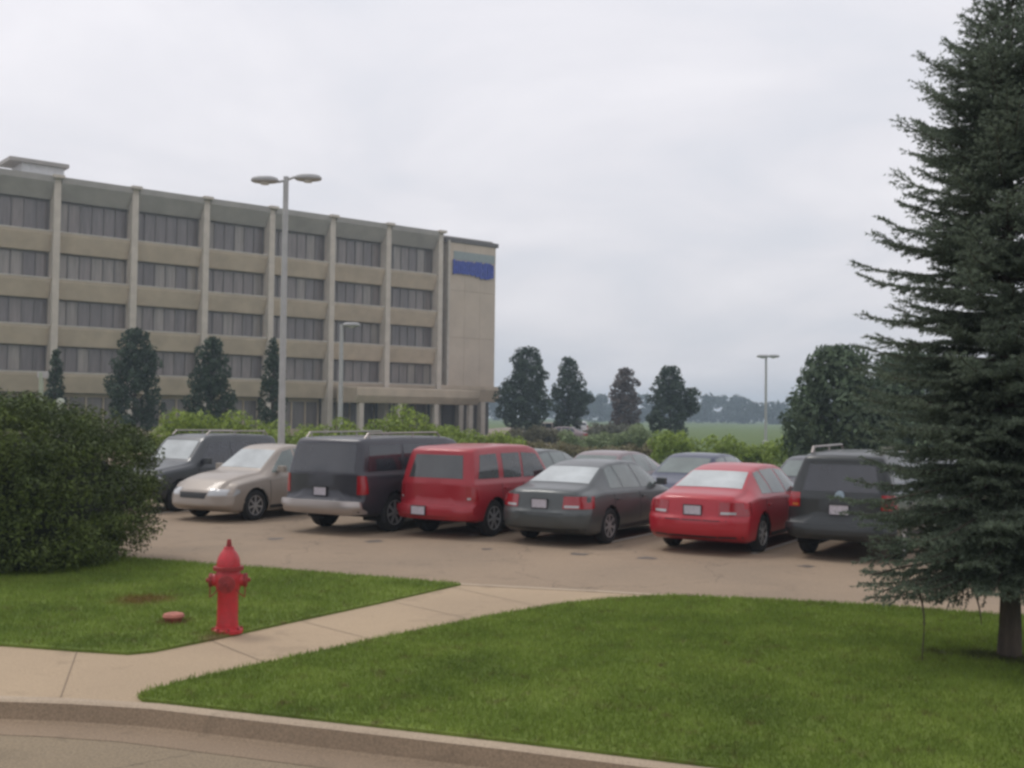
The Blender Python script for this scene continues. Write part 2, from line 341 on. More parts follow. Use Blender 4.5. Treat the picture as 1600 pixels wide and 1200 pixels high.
tag(bld, 'long five storey tan concrete office block with a blue sign at its right end', 'building')
# local frame: x along the facade, y = -outward (outward is -y), z up
def lx(t): return t * LB
def ext(prof, x0, x1, mb=None):
    mb = mb or MB(); n = len(prof); vs = [(x, -d, z) for x in (x0, x1) for d, z in prof]
    mb.add(vs, [tuple(range(n)), tuple(range(n, 2 * n))[::-1]] + [(i, (i + 1) % n, (i + 1) % n + n, i + n) for i in range(n)]); return mb
cols = [lx(.0865 + .149 * k) for k in range(-3, 7)]
xe = lx(1.158); ZT = 21.6; tops = [17.1, 13.2, 9.3, 5.4]
# core walls
mb = MB(); mb.box(((cols[0] + xe) / 2, 12, 10.6), (xe - cols[0] - .4, 22, 21.2)); mb.build('core_wall', M_dark, bld)
mb = MB(); mb.box(((cols[0] + xe) / 2, 11.6, 21.36), (xe - cols[0] + .2, 23.0, .3)); mb.build('roof', M_fascia, bld)
for i in range(len(cols) - 1):
    x0, x1 = cols[i] + .30, cols[i + 1] - .30
    o = ext([(0, 19.8), (.25, 19.75), (1.15, 21.1), (1.2, 21.6), (0, 21.6)], x0, x1).build('roof_fascia', M_fascia, bld)
    for j, zt in enumerate(tops):
        zb = zt - 1.7
        s = ext([(-.5, zb), (.30, zb), (.80, zt - .32), (.80, zt - .12), (-.5, zt - .12)], x0, x1).build('spandrel', M_pre, bld)
        ext([(-.4, zt - .118), (.86, zt - .118), (.86, zt), (-.4, zt)], x0 + .003, x1 - .003).build('ledge', M_ledge, s)
        z0 = zt + .002; z1 = (tops[j - 1] - 1.7 if j else 19.8) - .002
        fr = MB(); npn = 6; wdt = (x1 - x0) / npn
        fr.box(((x0 + x1) / 2, .18, z0 + .06), (x1 - x0, .12, .12)); fr.box(((x0 + x1) / 2, .18, z1 - .06), (x1 - x0, .12, .12))
        for k in range(npn + 1): fr.box((min(max(x0 + k * wdt, x0 + .05), x1 - .05), .17, (z0 + z1) / 2), (.09, .14, z1 - z0 - .25))
        fo = fr.build('window', M_frame, bld)
        for k in range(npn):
            pb = MB(); pb.box((x0 + (k + .5) * wdt, .20, (z0 + z1) / 2), (wdt - .092, .03, z1 - z0 - .242))
            pb.build('pane', M_glass[random.choices((0, 1, 2), (4, 4, 2))[0]], fo)
    # ground floor
    g = MB(); wdt = (x1 - x0) / 4
    for k in range(5): g.box((min(max(x0 + k * wdt, x0 + .06), x1 - .06), .75, 1.85), (.14, .12, 3.6))
    g.box(((x0 + x1) / 2, .75, 3.5), (x1 - x0, .1, .3)); g.box(((x0 + x1) / 2, .76, .35), (x1 - x0, .1, .7)); gf = g.build('ground_floor_window', M_pre, bld)
    for k in range(4):
        pb = MB(); pb.box((x0 + (k + .5) * wdt, .84, 2.02), (wdt - .16, .04, 2.62)); pb.build('pane', M_glass[random.choice((0, 1))], gf)
for x in cols:
    mb = MB(); mb.box((x, -.40, 10.7), (.56, 1.3, 21.5)); mb.box((x, -.62, 21.58), (.9, 1.7, .26)); mb.build('column', M_colm, bld, bevel=.03)
xs = cols[-1]
# dark vertical slot, then the blank end wall
mb = MB(); mb.box((xs + .75, .35, 11.6), (.9, .06, 16.2)); mb.build('slot_window', M_glass[0], bld)
mb = MB(); mb.box((xs + 1.32, -.25, 12.4), (.24, 1.0, 17.0)); mb.build('wall_fin', M_ledge, bld)
x0w = xs + 1.44
npn = 3; ww = (xe - x0w) / npn
for k in range(npn):
    for zz0, zz1 in ((5.4, 10.55), (10.57, 15.6), (15.62, 20.75)):
        mb = MB(); mb.box((x0w + (k + .5) * ww, -.1, (zz0 + zz1) / 2), (ww - .02, .9, zz1 - zz0)); mb.build('wall_panel', M_wallp, bld)
mb = MB(); mb.box(((xs + 1 + xe) / 2 + .1, -.12, 21.0), (xe - xs - .6, 1.1, .45)); mb.build('roof_cap', mat('dark_cap', (.13, .12, .115), .7), bld)
M_teal = mat('sign_backing', (.27, .31, .31), .6, var=.1); M_blue = mat('sign_blue', (.045, .075, .36), .5, var=.15, vscale=2)
ext([(-.5, 3.7), (.55, 3.7), (1.0, 5.0), (1.0, 5.38), (-.5, 5.38)], xs + .3, xe + .6).build('spandrel', M_pre, bld)
mb = MB(); mb.box(((xs + xe) / 2 + .5, .3, 1.85), (xe - xs - 1.5, .5, 3.6)); mb.build('ground_floor_wall', M_dark, bld)
for q in (xs + 3.2, xs + 6.2):
    mb = MB(); mb.box((q, -.3, 1.85), (.6, .8, 3.65)); mb.build('column', M_colm, bld)
mb = MB(); mb.box((3.4, 3.2, 22.25), (3.4, 3, 1.4)); ph = mb.build('penthouse', mat('penthouse_metal', (.6, .6, .6), .6, var=.1), bld)
mb = MB(); mb.box((3.0, 3.1, 23.1), (4.8, 3.6, .32)); mb.build('penthouse_roof', M_fascia, ph)
# entrance canopy
c0, c1 = cols[-3] + .6, xs + 2.4
mb = ext([(1.2, 3.3), (4.6, 3.3), (5.0, 4.0), (5.0, 4.75), (1.2, 4.95)], c0, c1); cp = mb.build('entrance_canopy', M_pre, bld, bevel=.06)
for q in np.linspace(c0 + .8, c1 - .8, 4):
    mb = MB(); mb.box((q, -4.3, 1.65), (.5, .5, 3.3)); mb.build('canopy_post', M_colm, cp)
# wall sign (marks only; the lettering cannot be read)
sg = empty('wall_sign', bld.matrix_world @ Vector((0, 0, 0)), 0)
bpy.context.view_layer.update(); MW = bld.matrix_world
sg.location = MW @ Vector(((x0w + xe) / 2, -.56, 18.3)); sg.rotation_euler = (0, 0, math.atan2(UB.y, UB.x))
tag(sg, 'blue lettered sign high on the blank end wall of the office block', 'sign')
mb = MB(); mb.box((0.2, -.02, 1.1), (5.6, .06, .9)); mb.build('backing_panel', M_teal, sg)
sx = -2.75
for k, (wd_, h0, h1) in enumerate(((.62, -.95, .6), (.52, -.9, .5), (.52, -.9, .55), (.52, -.9, .55), (.52, -.95, .55), (.55, -1.05, .6), (.6, -1.2, .6), (.62, -1.2, .6), (.5, -1.05, .55))):
    mb = MB(); w2 = wd_ * .40
    mb.box((sx + w2 / 2, -.12, (h0 + h1) / 2), (w2, .14, h1 - h0))
    mb.box((sx + wd_ - w2 / 2 + .0, -.12, (h0 + h1) / 2 - .02), (w2, .14, (h1 - h0) * .9))
    mb.box((sx + wd_ / 2, -.118, h1 - .16 if k % 2 else (h0 + h1) / 2), (wd_ - .04, .13, .3))
    mb.box((sx + wd_ / 2, -.116, h0 + .18), (wd_ - .05, .125, .26))
    mb.build('letter_mark', M_blue, sg); sx += wd_ + .07

# ------------------------------------------------------------------ foliage
def leafquads(C, size, asp=.6, droop=0.0, outward=None):
    n = len(C); u = np.random.normal(0, 1, (n, 3))
    if outward is not None: nn = outward + np.random.normal(0, .55, (n, 3))
    else: nn = np.random.normal(0, 1, (n, 3))
    nn /= np.linalg.norm(nn, axis=1)[:, None] + 1e-9
    u -= (u * nn).sum(1)[:, None] * nn; u /= np.linalg.norm(u, axis=1)[:, None] + 1e-9
    v = np.cross(nn, u); s = (size * np.random.uniform(.6, 1.3, n))[:, None]
    a = u * s; b = v * s * asp
    return np.stack([C - a, C + b * .8, C + a, C - b * .8], 1)
def clump_crown(clumps, per, size, asp=.6):
    """clumps: list of (centre, radius) - leaves spread through each clump's outer volume"""
    Cs = []; Os = []
    for c, r in clumps:
        n = max(6, int(per * (r ** 2))); d = np.random.normal(0, 1, (n, 3)); d /= np.linalg.norm(d, axis=1)[:, None]
        rr = r * np.random.uniform(.45, 1.0, n) ** .6
        Cs.append(np.array(c) + d * rr[:, None] * np.array((1, 1, .8))); Os.append(d)
    C = np.concatenate(Cs); return leafquads(C, size, asp, outward=np.concatenate(Os))
def leafmat(name, a, b, island=.35, vs=1.5, trans=.25): return mat(name, b, .75, col2=a, vscale=vs, island=island, trans=trans)
M_bark = mat('bark', (.075, .058, .045), .95, var=.35, vscale=12, bump=.8, bscale=30, stretch=(1, 1, .25))
M_leaf_dk = leafmat('leaves_dark', (.026, .044, .026), (.056, .088, .048))
M_leaf_md = leafmat('leaves_mid', (.05, .08, .042), (.10, .145, .075))
M_leaf_pk = leafmat('leaves_russet', (.085, .065, .055), (.13, .10, .085))
M_leaf_yl = leafmat('leaves_yellow_green', (.17, .24, .03), (.29, .37, .07))
M_leaf_far = leafmat('leaves_far', (.02, .04, .025), (.04, .065, .04), vs=.05)

def tree(base, h, r, mleaf, label, group, trunk_h=.18, shape='oval', leaf=.2, seed=0, per=60, lobes=(), name='leafy_tree'):
    random.seed(seed); np.random.seed(seed)
    t = empty(name, base); tag(t, label, 'tree', group)
    mb = MB(); th = h * trunk_h; tr = max(.08, h * .018)
    mb.tube([(0, 0, -.15), (.02, 0, th), (0, .03, h * .55), (0, 0, h * .9)], [tr * 1.25, tr, tr * .6, tr * .12], 8)
    cl = []
    nC = 46
    for k in range(nC):
        s = (k + .5) / nC; z = th + (h - th) * s
        if shape == 'oval': env = r * math.sin(math.pi * min(1, (.12 + .88 * s) ** .75)) ** .62
        elif shape == 'cone': env = r * (1 - s) ** .7 * (min(1, s * 6 + .3))
        else: env = r * (1 - (2 * s - .85) ** 2 * .75) ** .5 if abs(2 * s - .85) < 1.15 else r * .3
        env = max(env, r * .12); a = k * 2.399 + rnd(-.3, .3); rr = env * rnd(.45, .85)
        cr_ = r * rnd(.26, .40) * (.6 + .4 * env / r)
        c = (rr * math.cos(a), rr * math.sin(a), min(z, h - cr_ * .8)); cl.append((c, cr_))
        if k % 4 == 0:
            q = Vector(c); mb.tube([(0, 0, z * .75), (q.x * .5, q.y * .5, z * .92), q], [tr * .45, tr * .3, tr * .08], 5)
    for (lx_, lz_, lr_) in lobes:
        for _ in range(5): cl.append(((lx_ + rnd(-.4, .4) * lr_, rnd(-.6, .6) * lr_, lz_ + rnd(-.5, .5) * lr_), lr_ * rnd(.4, .7)))
    cl.append(((0, 0, th + (h - th) * .45), r * .55)); cl.append(((0, 0, th + (h - th) * .7), r * .4))
    mb.build('trunk', M_bark, t, smooth=True)
    np_mesh('crown', clump_crown(cl, per / (leaf * leaf) * .12, leaf), 4, mleaf, t)
    return t
def base_at(x, Y, z=-.25):
    p = at(x, 700, Y); return Vector((p.x, Y, z))
def hgt(x, y, Y, z=-.25): return at(x, y, Y).z - z
# columnar / young trees before the building
GB = 'young dark trees standing in a row before the office block'
for i, (x, yt, wpx, Y, sh, lb) in enumerate(((84, 546, 44, 68, 'cone', 'slim dark young tree in front of the office block, leftmost of its row'),
        (208, 512, 82, 70, 'oval', 'broad dark oval tree before the office block, widest of its row'),
        (328, 526, 74, 72, 'oval', 'dark oval tree before the office block, next left of the tall lamp post'),
        (424, 528, 54, 74, 'cone', 'narrow dark tree directly left of the tall two-headed lamp post'))):
    tree(base_at(x, Y), hgt(x, yt, Y), wpx * .56 / F * Y, M_leaf_dk, lb, GB, trunk_h=.2, shape=sh, leaf=.13, seed=11 + i)
GR = 'trees standing between the office block and the far field'
tree(base_at(821, 112), hgt(821, 541, 112), 2.9, M_leaf_dk, 'large dark oval tree just right of the office block', GR, .12, 'oval', .2, 31)
tree(base_at(888, 118), hgt(886, 558, 118), 2.1, M_leaf_dk, 'second dark tree right of the office block with a bulge low on its right', GR, .14, 'oval', .2, 32, lobes=((1.7, 4.6, 1.5), (1.0, 3.6, 1.5)))
tree(base_at(976, 135), hgt(976, 574, 135), 2.3, M_leaf_pk, 'pale russet tree between two dark green trees', GR, .1, 'oval', .22, 33)
tree(base_at(1046, 108), hgt(1042, 571, 108), 2.2, M_leaf_dk, 'dark tree with a lower right lobe, right of the pale russet tree', GR, .14, 'oval', .2, 34, lobes=((2.0, 4.4, 1.2), (1.8, 3.2, 1.3), (-1.7, 2.7, 1.0)))
tree(base_at(1306, 47), hgt(1292, 536, 47), 2.45, M_leaf_md, 'broad leafy tree beyond the parked cars, just left of the spruce', None, .06, 'oval', .14, 35, per=60, lobes=((-1.1, 1.3, 1.0), (1.0, 1.1, 1.1), (1.7, 3.3, 1.3), (2.4, 2.2, 1.3), (-.2, .9, 1.2), (-.9, 3.2, .9)))
tree(base_at(1425, 52), hgt(1425, 548, 52), 2.6, M_leaf_md, 'leafy tree partly hidden behind the spruce', None, .06, 'round', .16, 36, per=70)
tree(base_at(1545, 56), hgt(1545, 560, 56), 2.6, M_leaf_dk, 'dark leafy tree hidden mostly behind the spruce, right edge of the view', None, .06, 'round', .16, 37)

def hedge(name, pts, h, dep, leaf, n, m, label, cat, seed=1, clump=.5, z=-.25, kind=None):
    random.seed(seed); np.random.seed(seed); cl = []
    L = [(Vector(b) - Vector(a)).length for a, b in zip(pts, pts[1:])]; T = sum(L)
    k = int(T / clump * 8)
    for i in range(k):
        s = rnd(0, T); j = 0
        while j < len(L) - 1 and s > L[j]: s -= L[j]; j += 1
        p = Vector(pts[j]).lerp(Vector(pts[j + 1]), s / L[j]); hh = h * (1 + .13 * math.sin(p.x * .9) + .1 * math.sin(p.x * 2.3 + 1)) * rnd(.75, 1.08)
        r_ = clump * rnd(.7, 1.25); zz = rnd(r_ * .5, max(hh - r_ * .7, .3)); cl.append(((p.x, p.y + rnd(-dep, dep), z + zz), r_))
    V = clump_crown(cl, n, leaf); o = np_mesh(name, V, 4, m); return o
# far hedge of bright shrubs
def hp_(x, Y): p = at(x, 700, Y); return (p.x, Y, 0)
segs = [(262, 420, 46, 'left of the tall lamp post base'), (420, 560, 48, 'behind the dark large estate car'), (560, 690, 50, 'behind the red sport utility car'), (690, 808, 52, 'at the right end of the hedge row')]
for i, (xa, xb, Y, wh) in enumerate(segs):
    o = hedge('hedge', [hp_(xa, Y), hp_(xb, Y + 1)], 2.35, .9, .085, 620, M_leaf_yl, '', '', 41 + i, .62)
    tag(o, 'bright yellow-green loose hedge %s' % wh, 'hedge', 'stretches of the bright green hedge beyond the cars')
o = hedge('shrub_bank', [hp_(1020, 60), hp_(1250, 56)], 1.65, .9, .10, 380, M_leaf_yl, '', '', 51, .4)
tag(o, 'low yellow-green shrubs beyond the red saloon car', 'shrubs')
o = hedge('shrub_bank', [hp_(800, 90), hp_(880, 92)], 1.6, .8, .13, 300, leafmat('leaves_dull', (.10, .10, .06), (.18, .17, .10)), '', '', 52, .6)
tag(o, 'dull olive shrubs below the dark trees right of the office block', 'shrubs')
o = hedge('shrub_bank', [hp_(915, 100), hp_(1000, 105)], 1.9, .8, .13, 200, leafmat('leaves_grey', (.11, .115, .085), (.18, .185, .13)), '', '', 53, .7)
tag(o, 'grey-green shrubs under the pale russet tree', 'shrubs')
o = hedge('shrub_bank', [hp_(880, 72), hp_(1015, 74)], 1.7, 1.0, .11, 380, leafmat('leaves_pale', (.17, .22, .10), (.26, .31, .16)), '', '', 54, .5)
tag(o, 'pale green shrubs beyond the grey saloon roof, left of the yellow-green ones', 'shrubs')
o = hedge('shrub_bank', [hp_(800, 62), hp_(1030, 62)], 1.05, .9, .10, 380, leafmat('leaves_brownish', (.16, .14, .08), (.26, .23, .12)), '', '', 55, .45)
tag(o, 'brownish low shrubs just right of the bright hedge row', 'shrubs')
# far woodland ridge
random.seed(7); np.random.seed(7); cl = []
for i in range(520):
    X = rnd(-420, 520); Y = rnd(520, 600); hh = 12.5 + 2.5 * math.sin(X * .021 + 1) + 2 * math.sin(X * .09) + rnd(-1.5, 2)
    if 105 < X < 125: hh += 4
    for q in range(3): cl.append(((X + rnd(-3, 3), Y, hh * rnd(.1, .8)), rnd(2.5, 4.5)))
np_mesh('distant_woodland', clump_crown(cl, 5.5, 1.3), 4, M_leaf_far); o = bpy.data.objects['distant_woodland']
tag(o, 'hazy blue-green line of woodland along the horizon', 'woodland', kind='stuff')

# big dark shrub at the left
random.seed(61); np.random.seed(61)
bc = at(-70, 800, 16.4); bc.z = 0
sh = empty('evergreen_shrub', (bc.x, 16.3, 0)); tag(sh, 'huge dark rounded evergreen shrub at the left edge of the lawn', 'shrub')
RX, RY, RZ = 2.72, 2.0, 2.2
def sup(th, ph, ex=.72):
    c, s = math.cos(ph), math.sin(ph); cc, ss = math.cos(th), math.sin(th)
    def pw(v, e): return math.copysign(abs(v) ** e, v)
    return Vector((RX * pw(c, .30) * pw(cc, .66), RY * pw(c, .30) * pw(ss, .66), RZ * pw(s, .45)))
def hull(d, n=5.0):
    t_ = (abs(d.x / RX) ** n + abs(d.y / RY) ** n + abs(d.z / RZ) ** n) ** (-1 / n); return d * t_
cl = []
for i in range(1250):
    q = Vector((rnd(-1, 1) * RX, rnd(-1, 1) * RY, rnd(0, 1) * RZ)); f_ = random.random()
    if f_ < .36: q.z = RZ
    elif f_ < .70: q.y = math.copysign(RY, q.y) if random.random() < .25 else -RY
    else: q.x = math.copysign(RX, q.x)
    p = hull(q); k = rnd(.88, 1.02)
    p = p * k; p.z += .09 * math.sin(p.x * 1.7) * (p.z / RZ); p.z = max(.12, p.z + rnd(-.05, .05)); kk = 1 if p.z > .7 else .93 + .1 * p.z; cl.append(((p.x * kk, p.y * kk, p.z), rnd(.15, .27)))
V = clump_crown(cl, 1900, .034, .42); 
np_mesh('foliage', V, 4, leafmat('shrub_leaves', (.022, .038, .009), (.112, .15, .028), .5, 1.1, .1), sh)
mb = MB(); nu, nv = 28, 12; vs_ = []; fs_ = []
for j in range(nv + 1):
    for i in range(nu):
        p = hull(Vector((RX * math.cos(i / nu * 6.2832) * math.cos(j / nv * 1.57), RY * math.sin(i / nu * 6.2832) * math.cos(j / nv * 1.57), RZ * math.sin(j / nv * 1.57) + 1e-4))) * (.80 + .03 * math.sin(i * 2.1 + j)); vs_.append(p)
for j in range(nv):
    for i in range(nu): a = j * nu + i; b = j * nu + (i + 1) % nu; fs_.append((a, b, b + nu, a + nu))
mb.add(vs_, fs_); mb.build('shade_core', mat('shade_core', (.012, .017, .008), .95, var=.4, vscale=6), sh, smooth=True)  # dark core added inside the foliage, standing for its inner shade
mb = MB()
for i in range(14):
    a = rnd(0, 6.28); mb.tube([(math.cos(a) * .4, math.sin(a) * .3, -.05), (math.cos(a) * 1.0, math.sin(a) * .8, .7), (math.cos(a) * 1.9, math.sin(a) * 1.4, 1.5)], [.04, .03, .01], 5)
mb.build('stem', M_bark, sh)

# ------------------------------------------------------------------ spruce
random.seed(71); np.random.seed(71)
sb = gp(1577, 1030); SP = empty('spruce_tree', (sb.x, sb.y, 0)); tag(SP, 'tall dark blue-green spruce standing on the right lawn', 'tree')
H = 7.1
def sr(z):   # crown radius at height
    xs_ = [.35, .6, 1.0, 1.5, 2.4, 3.2, 3.8, 4.4, 5.2, 5.9, 6.5, 7.0]; ys_ = [.7, 1.1, 1.36, 1.52, 1.44, 1.26, 1.22, 1.04, .86, .46, .2, .03]
    return float(np.interp(z, xs_, ys_))
mb = MB(); tp = [(0, 0, -.1), (0, 0, .05), (.01, 0, .3), (.02, .01, 1.5), (0, .02, 3), (0, 0, 5), (0, 0, H)]
mb.tube(tp, [.15, .112, .10, .09, .075, .04, .01], 14); mb.build('trunk', M_bark, SP, smooth=True)
bw = MB(); segs_ = []   # needle-bearing segments (p0, p1)
z = .86; wh = 0
while z < 6.95:
    n = 18 if z < 2.7 else 14 if z < 5.4 else 8
    for k in range(n):
        a = k / n * 2 * math.pi + wh * .83 + rnd(-.25, .25); Lb = sr(z) * (rnd(.80, 1.14) if k % 2 else rnd(.45, .8)); zz = z + rnd(-.06, .06)
        if z < 1.0 and random.random() < .15: continue
        el0 = np.interp(z, [.5, 2, 4, 6.5], [-.28, -.05, .22, .8]) + rnd(-.1, .1); m_ = 7; pts = []; p = Vector((0, 0, zz)); dirh = Vector((math.cos(a), math.sin(a), 0))
        for i in range(m_):
            pts.append(p.copy()); s = i / (m_ - 1); el = el0 - .18 * math.sin(s * 3.0) + rnd(.42, .6) * s * s; p = p + (dirh * math.cos(el) + Vector((0, 0, math.sin(el)))) * (Lb / (m_ - 1))
            dirh = (dirh + Vector((rnd(-.05, .05), rnd(-.05, .05), 0))).normalized()
        rb = .006 + .012 * Lb / 1.4; bw.tube(pts, [rb * (1 - .85 * i / (m_ - 1)) for i in range(m_)], 4, caps=False)
        def on(s):
            q = s * (m_ - 1); i = min(int(q), m_ - 2); return pts[i].lerp(pts[i + 1], q - i), (pts[i + 1] - pts[i]).normalized()
        for i in range(m_ - 1):
            if i >= 2: segs_.append((pts[i], pts[i + 1], 1.0))
        nt_ = int(Lb / .042)
        for j in range(nt_):
            s = .16 + .84 * (j + rnd(0, .8)) / nt_
            if s > .985: continue
            q, t_ = on(s); side = 1 if j % 2 else -1; lat = t_.cross(Vector((0, 0, 1))).normalized() * side
            tl = (.10 + .34 * (1 - s) ** .8) * min(1.0, Lb / .9 + .25) * rnd(.7, 1.15)
            d = (t_ * .75 + lat * .8 + Vector((0, 0, rnd(-.30, .16)))).normalized(); mid = q + d * tl * .55; d2 = (d + Vector((0, 0, rnd(-.28, .05))) + t_ * .2).normalized(); end = mid + d2 * tl * .45
            segs_.append((q, mid, .8)); segs_.append((mid, end, .8))
            if tl > .2:
                for _ in range(2):
                    u = rnd(.25, .7); qq = q.lerp(mid, u); d3 = (d + lat * rnd(-.9, .9) + Vector((0, 0, rnd(-.5, .1))) + t_ * rnd(-.2, .6)).normalized(); segs_.append((qq, qq + d3 * tl * .42, .7))
    wh += 1; z += np.interp(z, [.5, 3, 6.5], [.165, .15, .12])
# a low hanging branch at the left of the crown, with a bare sagging end
def hang(pts):
    bw.tube(pts, [.014, .012, .010, .008, .005][:len(pts)], 5, caps=False)
segsn = []
for az, zz in ((3.05, .95), (3.3, .85), (2.85, 1.05)):
    dh = Vector((math.cos(az), math.sin(az), 0)); P = [Vector((0, 0, zz)), dh * .5 + Vector((0, 0, zz - .03)), dh * .95 + Vector((0, 0, zz - .12)), dh * 1.25 + Vector((0, 0, zz - .2))]; hang(P)
    for i in range(1, 3):
        for j in range(14):
            q = P[i].lerp(P[i + 1], rnd(0, 1)); d = (dh * rnd(.1, 1) + Vector((-dh.y, dh.x, 0)) * rnd(-1, 1) + Vector((0, 0, rnd(-.9, .3)))).normalized(); segs_.append((q, q + d * rnd(.12, .24), .8))
for x_, y_ in ((-.98, -.3), (-.55, -.5)): bw.tube([Vector((x_ + .18 * t_ - .1 * t_ * t_ + .02 * math.sin(t_ * 5), y_, .74 - .74 * t_)) for t_ in np.linspace(0, 1 if x_ < -.9 else .45, 9)], [.011 - .0009 * i for i in range(9)], 5, caps=False)
bw.build('branch', M_bark, SP, recalc=False)
bpy.data.objects['branch'].name = 'branches'; bpy.data.objects['branches']['kind'] = 'stuff'
S0 = np.array([s[0] for s in segs_]); S1 = np.array([s[1] for s in segs_]); D = S1 - S0; LN = np.linalg.norm(D, axis=1)
cnt = np.maximum(3, (LN * 150).astype(int)); idx = np.repeat(np.arange(len(LN)), cnt); n = len(idx)
u = np.random.uniform(0, 1, n); base = S0[idx] + D[idx] * u[:, None]; tdir = D[idx] / (LN[idx][:, None] + 1e-9)
rv = np.random.normal(0, 1, (n, 3)); rv -= (rv * tdir).sum(1)[:, None] * tdir; rv /= np.linalg.norm(rv, axis=1)[:, None] + 1e-9
nd = tdir * .75 + rv * .8; nd /= np.linalg.norm(nd, axis=1)[:, None]; nl_ = np.random.uniform(.026, .045, n)[:, None]
sd_ = np.cross(nd, np.random.normal(0, 1, (n, 3))); sd_ /= np.linalg.norm(sd_, axis=1)[:, None] + 1e-9; sd_ *= .0062
V = np.stack([base - sd_, base + sd_, base + nd * nl_], 1)
print('spruce needles', n)
np_mesh('crown', V, 3, mat('needles', (.17, .21, .15), .7, col2=(.105, .138, .10), vscale=1.4, island=.45, trans=.5), SP)

# ------------------------------------------------------------------ hydrant
M_red = mat('hydrant_red', (.58, .022, .036), .45, col2=(.40, .026, .032), vscale=9, coat=.15, bump=.25, bscale=40)
M_dkred = mat('worn_red', (.25, .02, .02), .6, var=.3, vscale=20)
HY = empty('fire_hydrant', (hp.x, hp.y, LZ - .01)); HY.rotation_euler = (0, 0, R(8)); tag(HY, 'red fire hydrant standing at the lawn edge by the diagonal walk', 'hydrant')
s = .93 / .93
mb = MB(); mb.lathe([(.0, 0), (.155, 0), (.155, .035), (.12, .045), (.118, .06)], 20); mb.build('base_flange', M_red, HY, smooth=True)
mb = MB()
for k in range(8): a = k / 8 * 6.283 + .2; mb.lathe([(0.0, .035), (.014, .035), (.014, .055), (0, .055)], 6, c=(math.cos(a) * .138, math.sin(a) * .138, 0))
mb.build('flange_bolts', M_dkred, HY)
mb = MB(); mb.lathe([(.105, .055), (.108, .09), (.103, .12), (.102, .40), (.115, .43), (.125, .47), (.128, .56), (.118, .60), (.112, .62)], 28); mb.build('barrel', M_red, HY, smooth=True)
mb = MB(); mb.lathe([(.112, .618), (.150, .62), (.150, .655), (.116, .66)], 24); mb.build('bonnet_flange', M_dkred, HY, smooth=True)
mb = MB(); mb.lathe([(.116, .66), (.114, .70), (.104, .745), (.084, .785), (.062, .815), (.05, .83), (.048, .85), (0, .852)], 28); mb.build('bonnet', M_red, HY, smooth=True)
mb = MB(); mb.lathe([(.03, .85), (.024, .90), (.018, .925), (0, .927)], 5); mb.build('operating_nut', M_dkred, HY)
for sx_ in (-1, 1):
    mb = MB(); mb.lathe([(.06, sx_ * .09), (.062, sx_ * .145), (.06, sx_ * .15)], 16, 'x', (0, 0, .52)); mb.build('side_nozzle', M_red, HY, smooth=True)
    mb = MB(); mb.lathe([(.066, sx_ * .150), (.07, sx_ * .155), (.068, sx_ * .185), (.03, sx_ * .192), (.022, sx_ * .193), (.020, sx_ * .215), (0, sx_ * .216)], 10, 'x', (0, 0, .52)); mb.build('nozzle_cap', M_dkred, HY)
    pts = [(sx_ * .17, -.03 - .01 * i, .50 - .11 * math.sin(i / 6 * math.pi) - .01 * i) for i in range(4)] + [(sx_ * .12, -.09, .40), (sx_ * .09, -.085, .44)]; mb = MB(); mb.tube(pts, .006, 5); mb.build('cap_chain', M_dkred, HY)
mb = MB(); mb.lathe([(.075, -.09), (.078, -.15), (.074, -.155)], 18, 'y', (0, 0, .50)); mb.build('front_nozzle', M_red, HY, smooth=True)
mb = MB(); mb.lathe([(.085, -.155), (.088, -.16), (.086, -.19), (.035, -.198), (.025, -.2), (.022, -.222), (0, -.223)], 12, 'y', (0, 0, .50)); mb.build('nozzle_cap', M_dkred, HY)
# valve cover beside it
VC = empty('valve_cover', (capc.x, capc.y, LZ)); tag(VC, 'low round faded red valve cover on the grass left of the hydrant', 'valve cover')
mb = MB(); mb.lathe([(0, -.03), (.085, -.03), (.088, .035), (.08, .045), (0, .045)], 18); mb.build('collar', mat('rust_red', (.22, .05, .035), .8, var=.3, vscale=15), VC, smooth=True)
mb = MB(); mb.lathe([(.0, .046), (.105, .046), (.112, .06), (.10, .085), (.05, .098), (0, .10)], 20); mb.build('lid', mat('faded_red', (.42, .15, .11), .75, var=.25, vscale=12), VC, smooth=True)

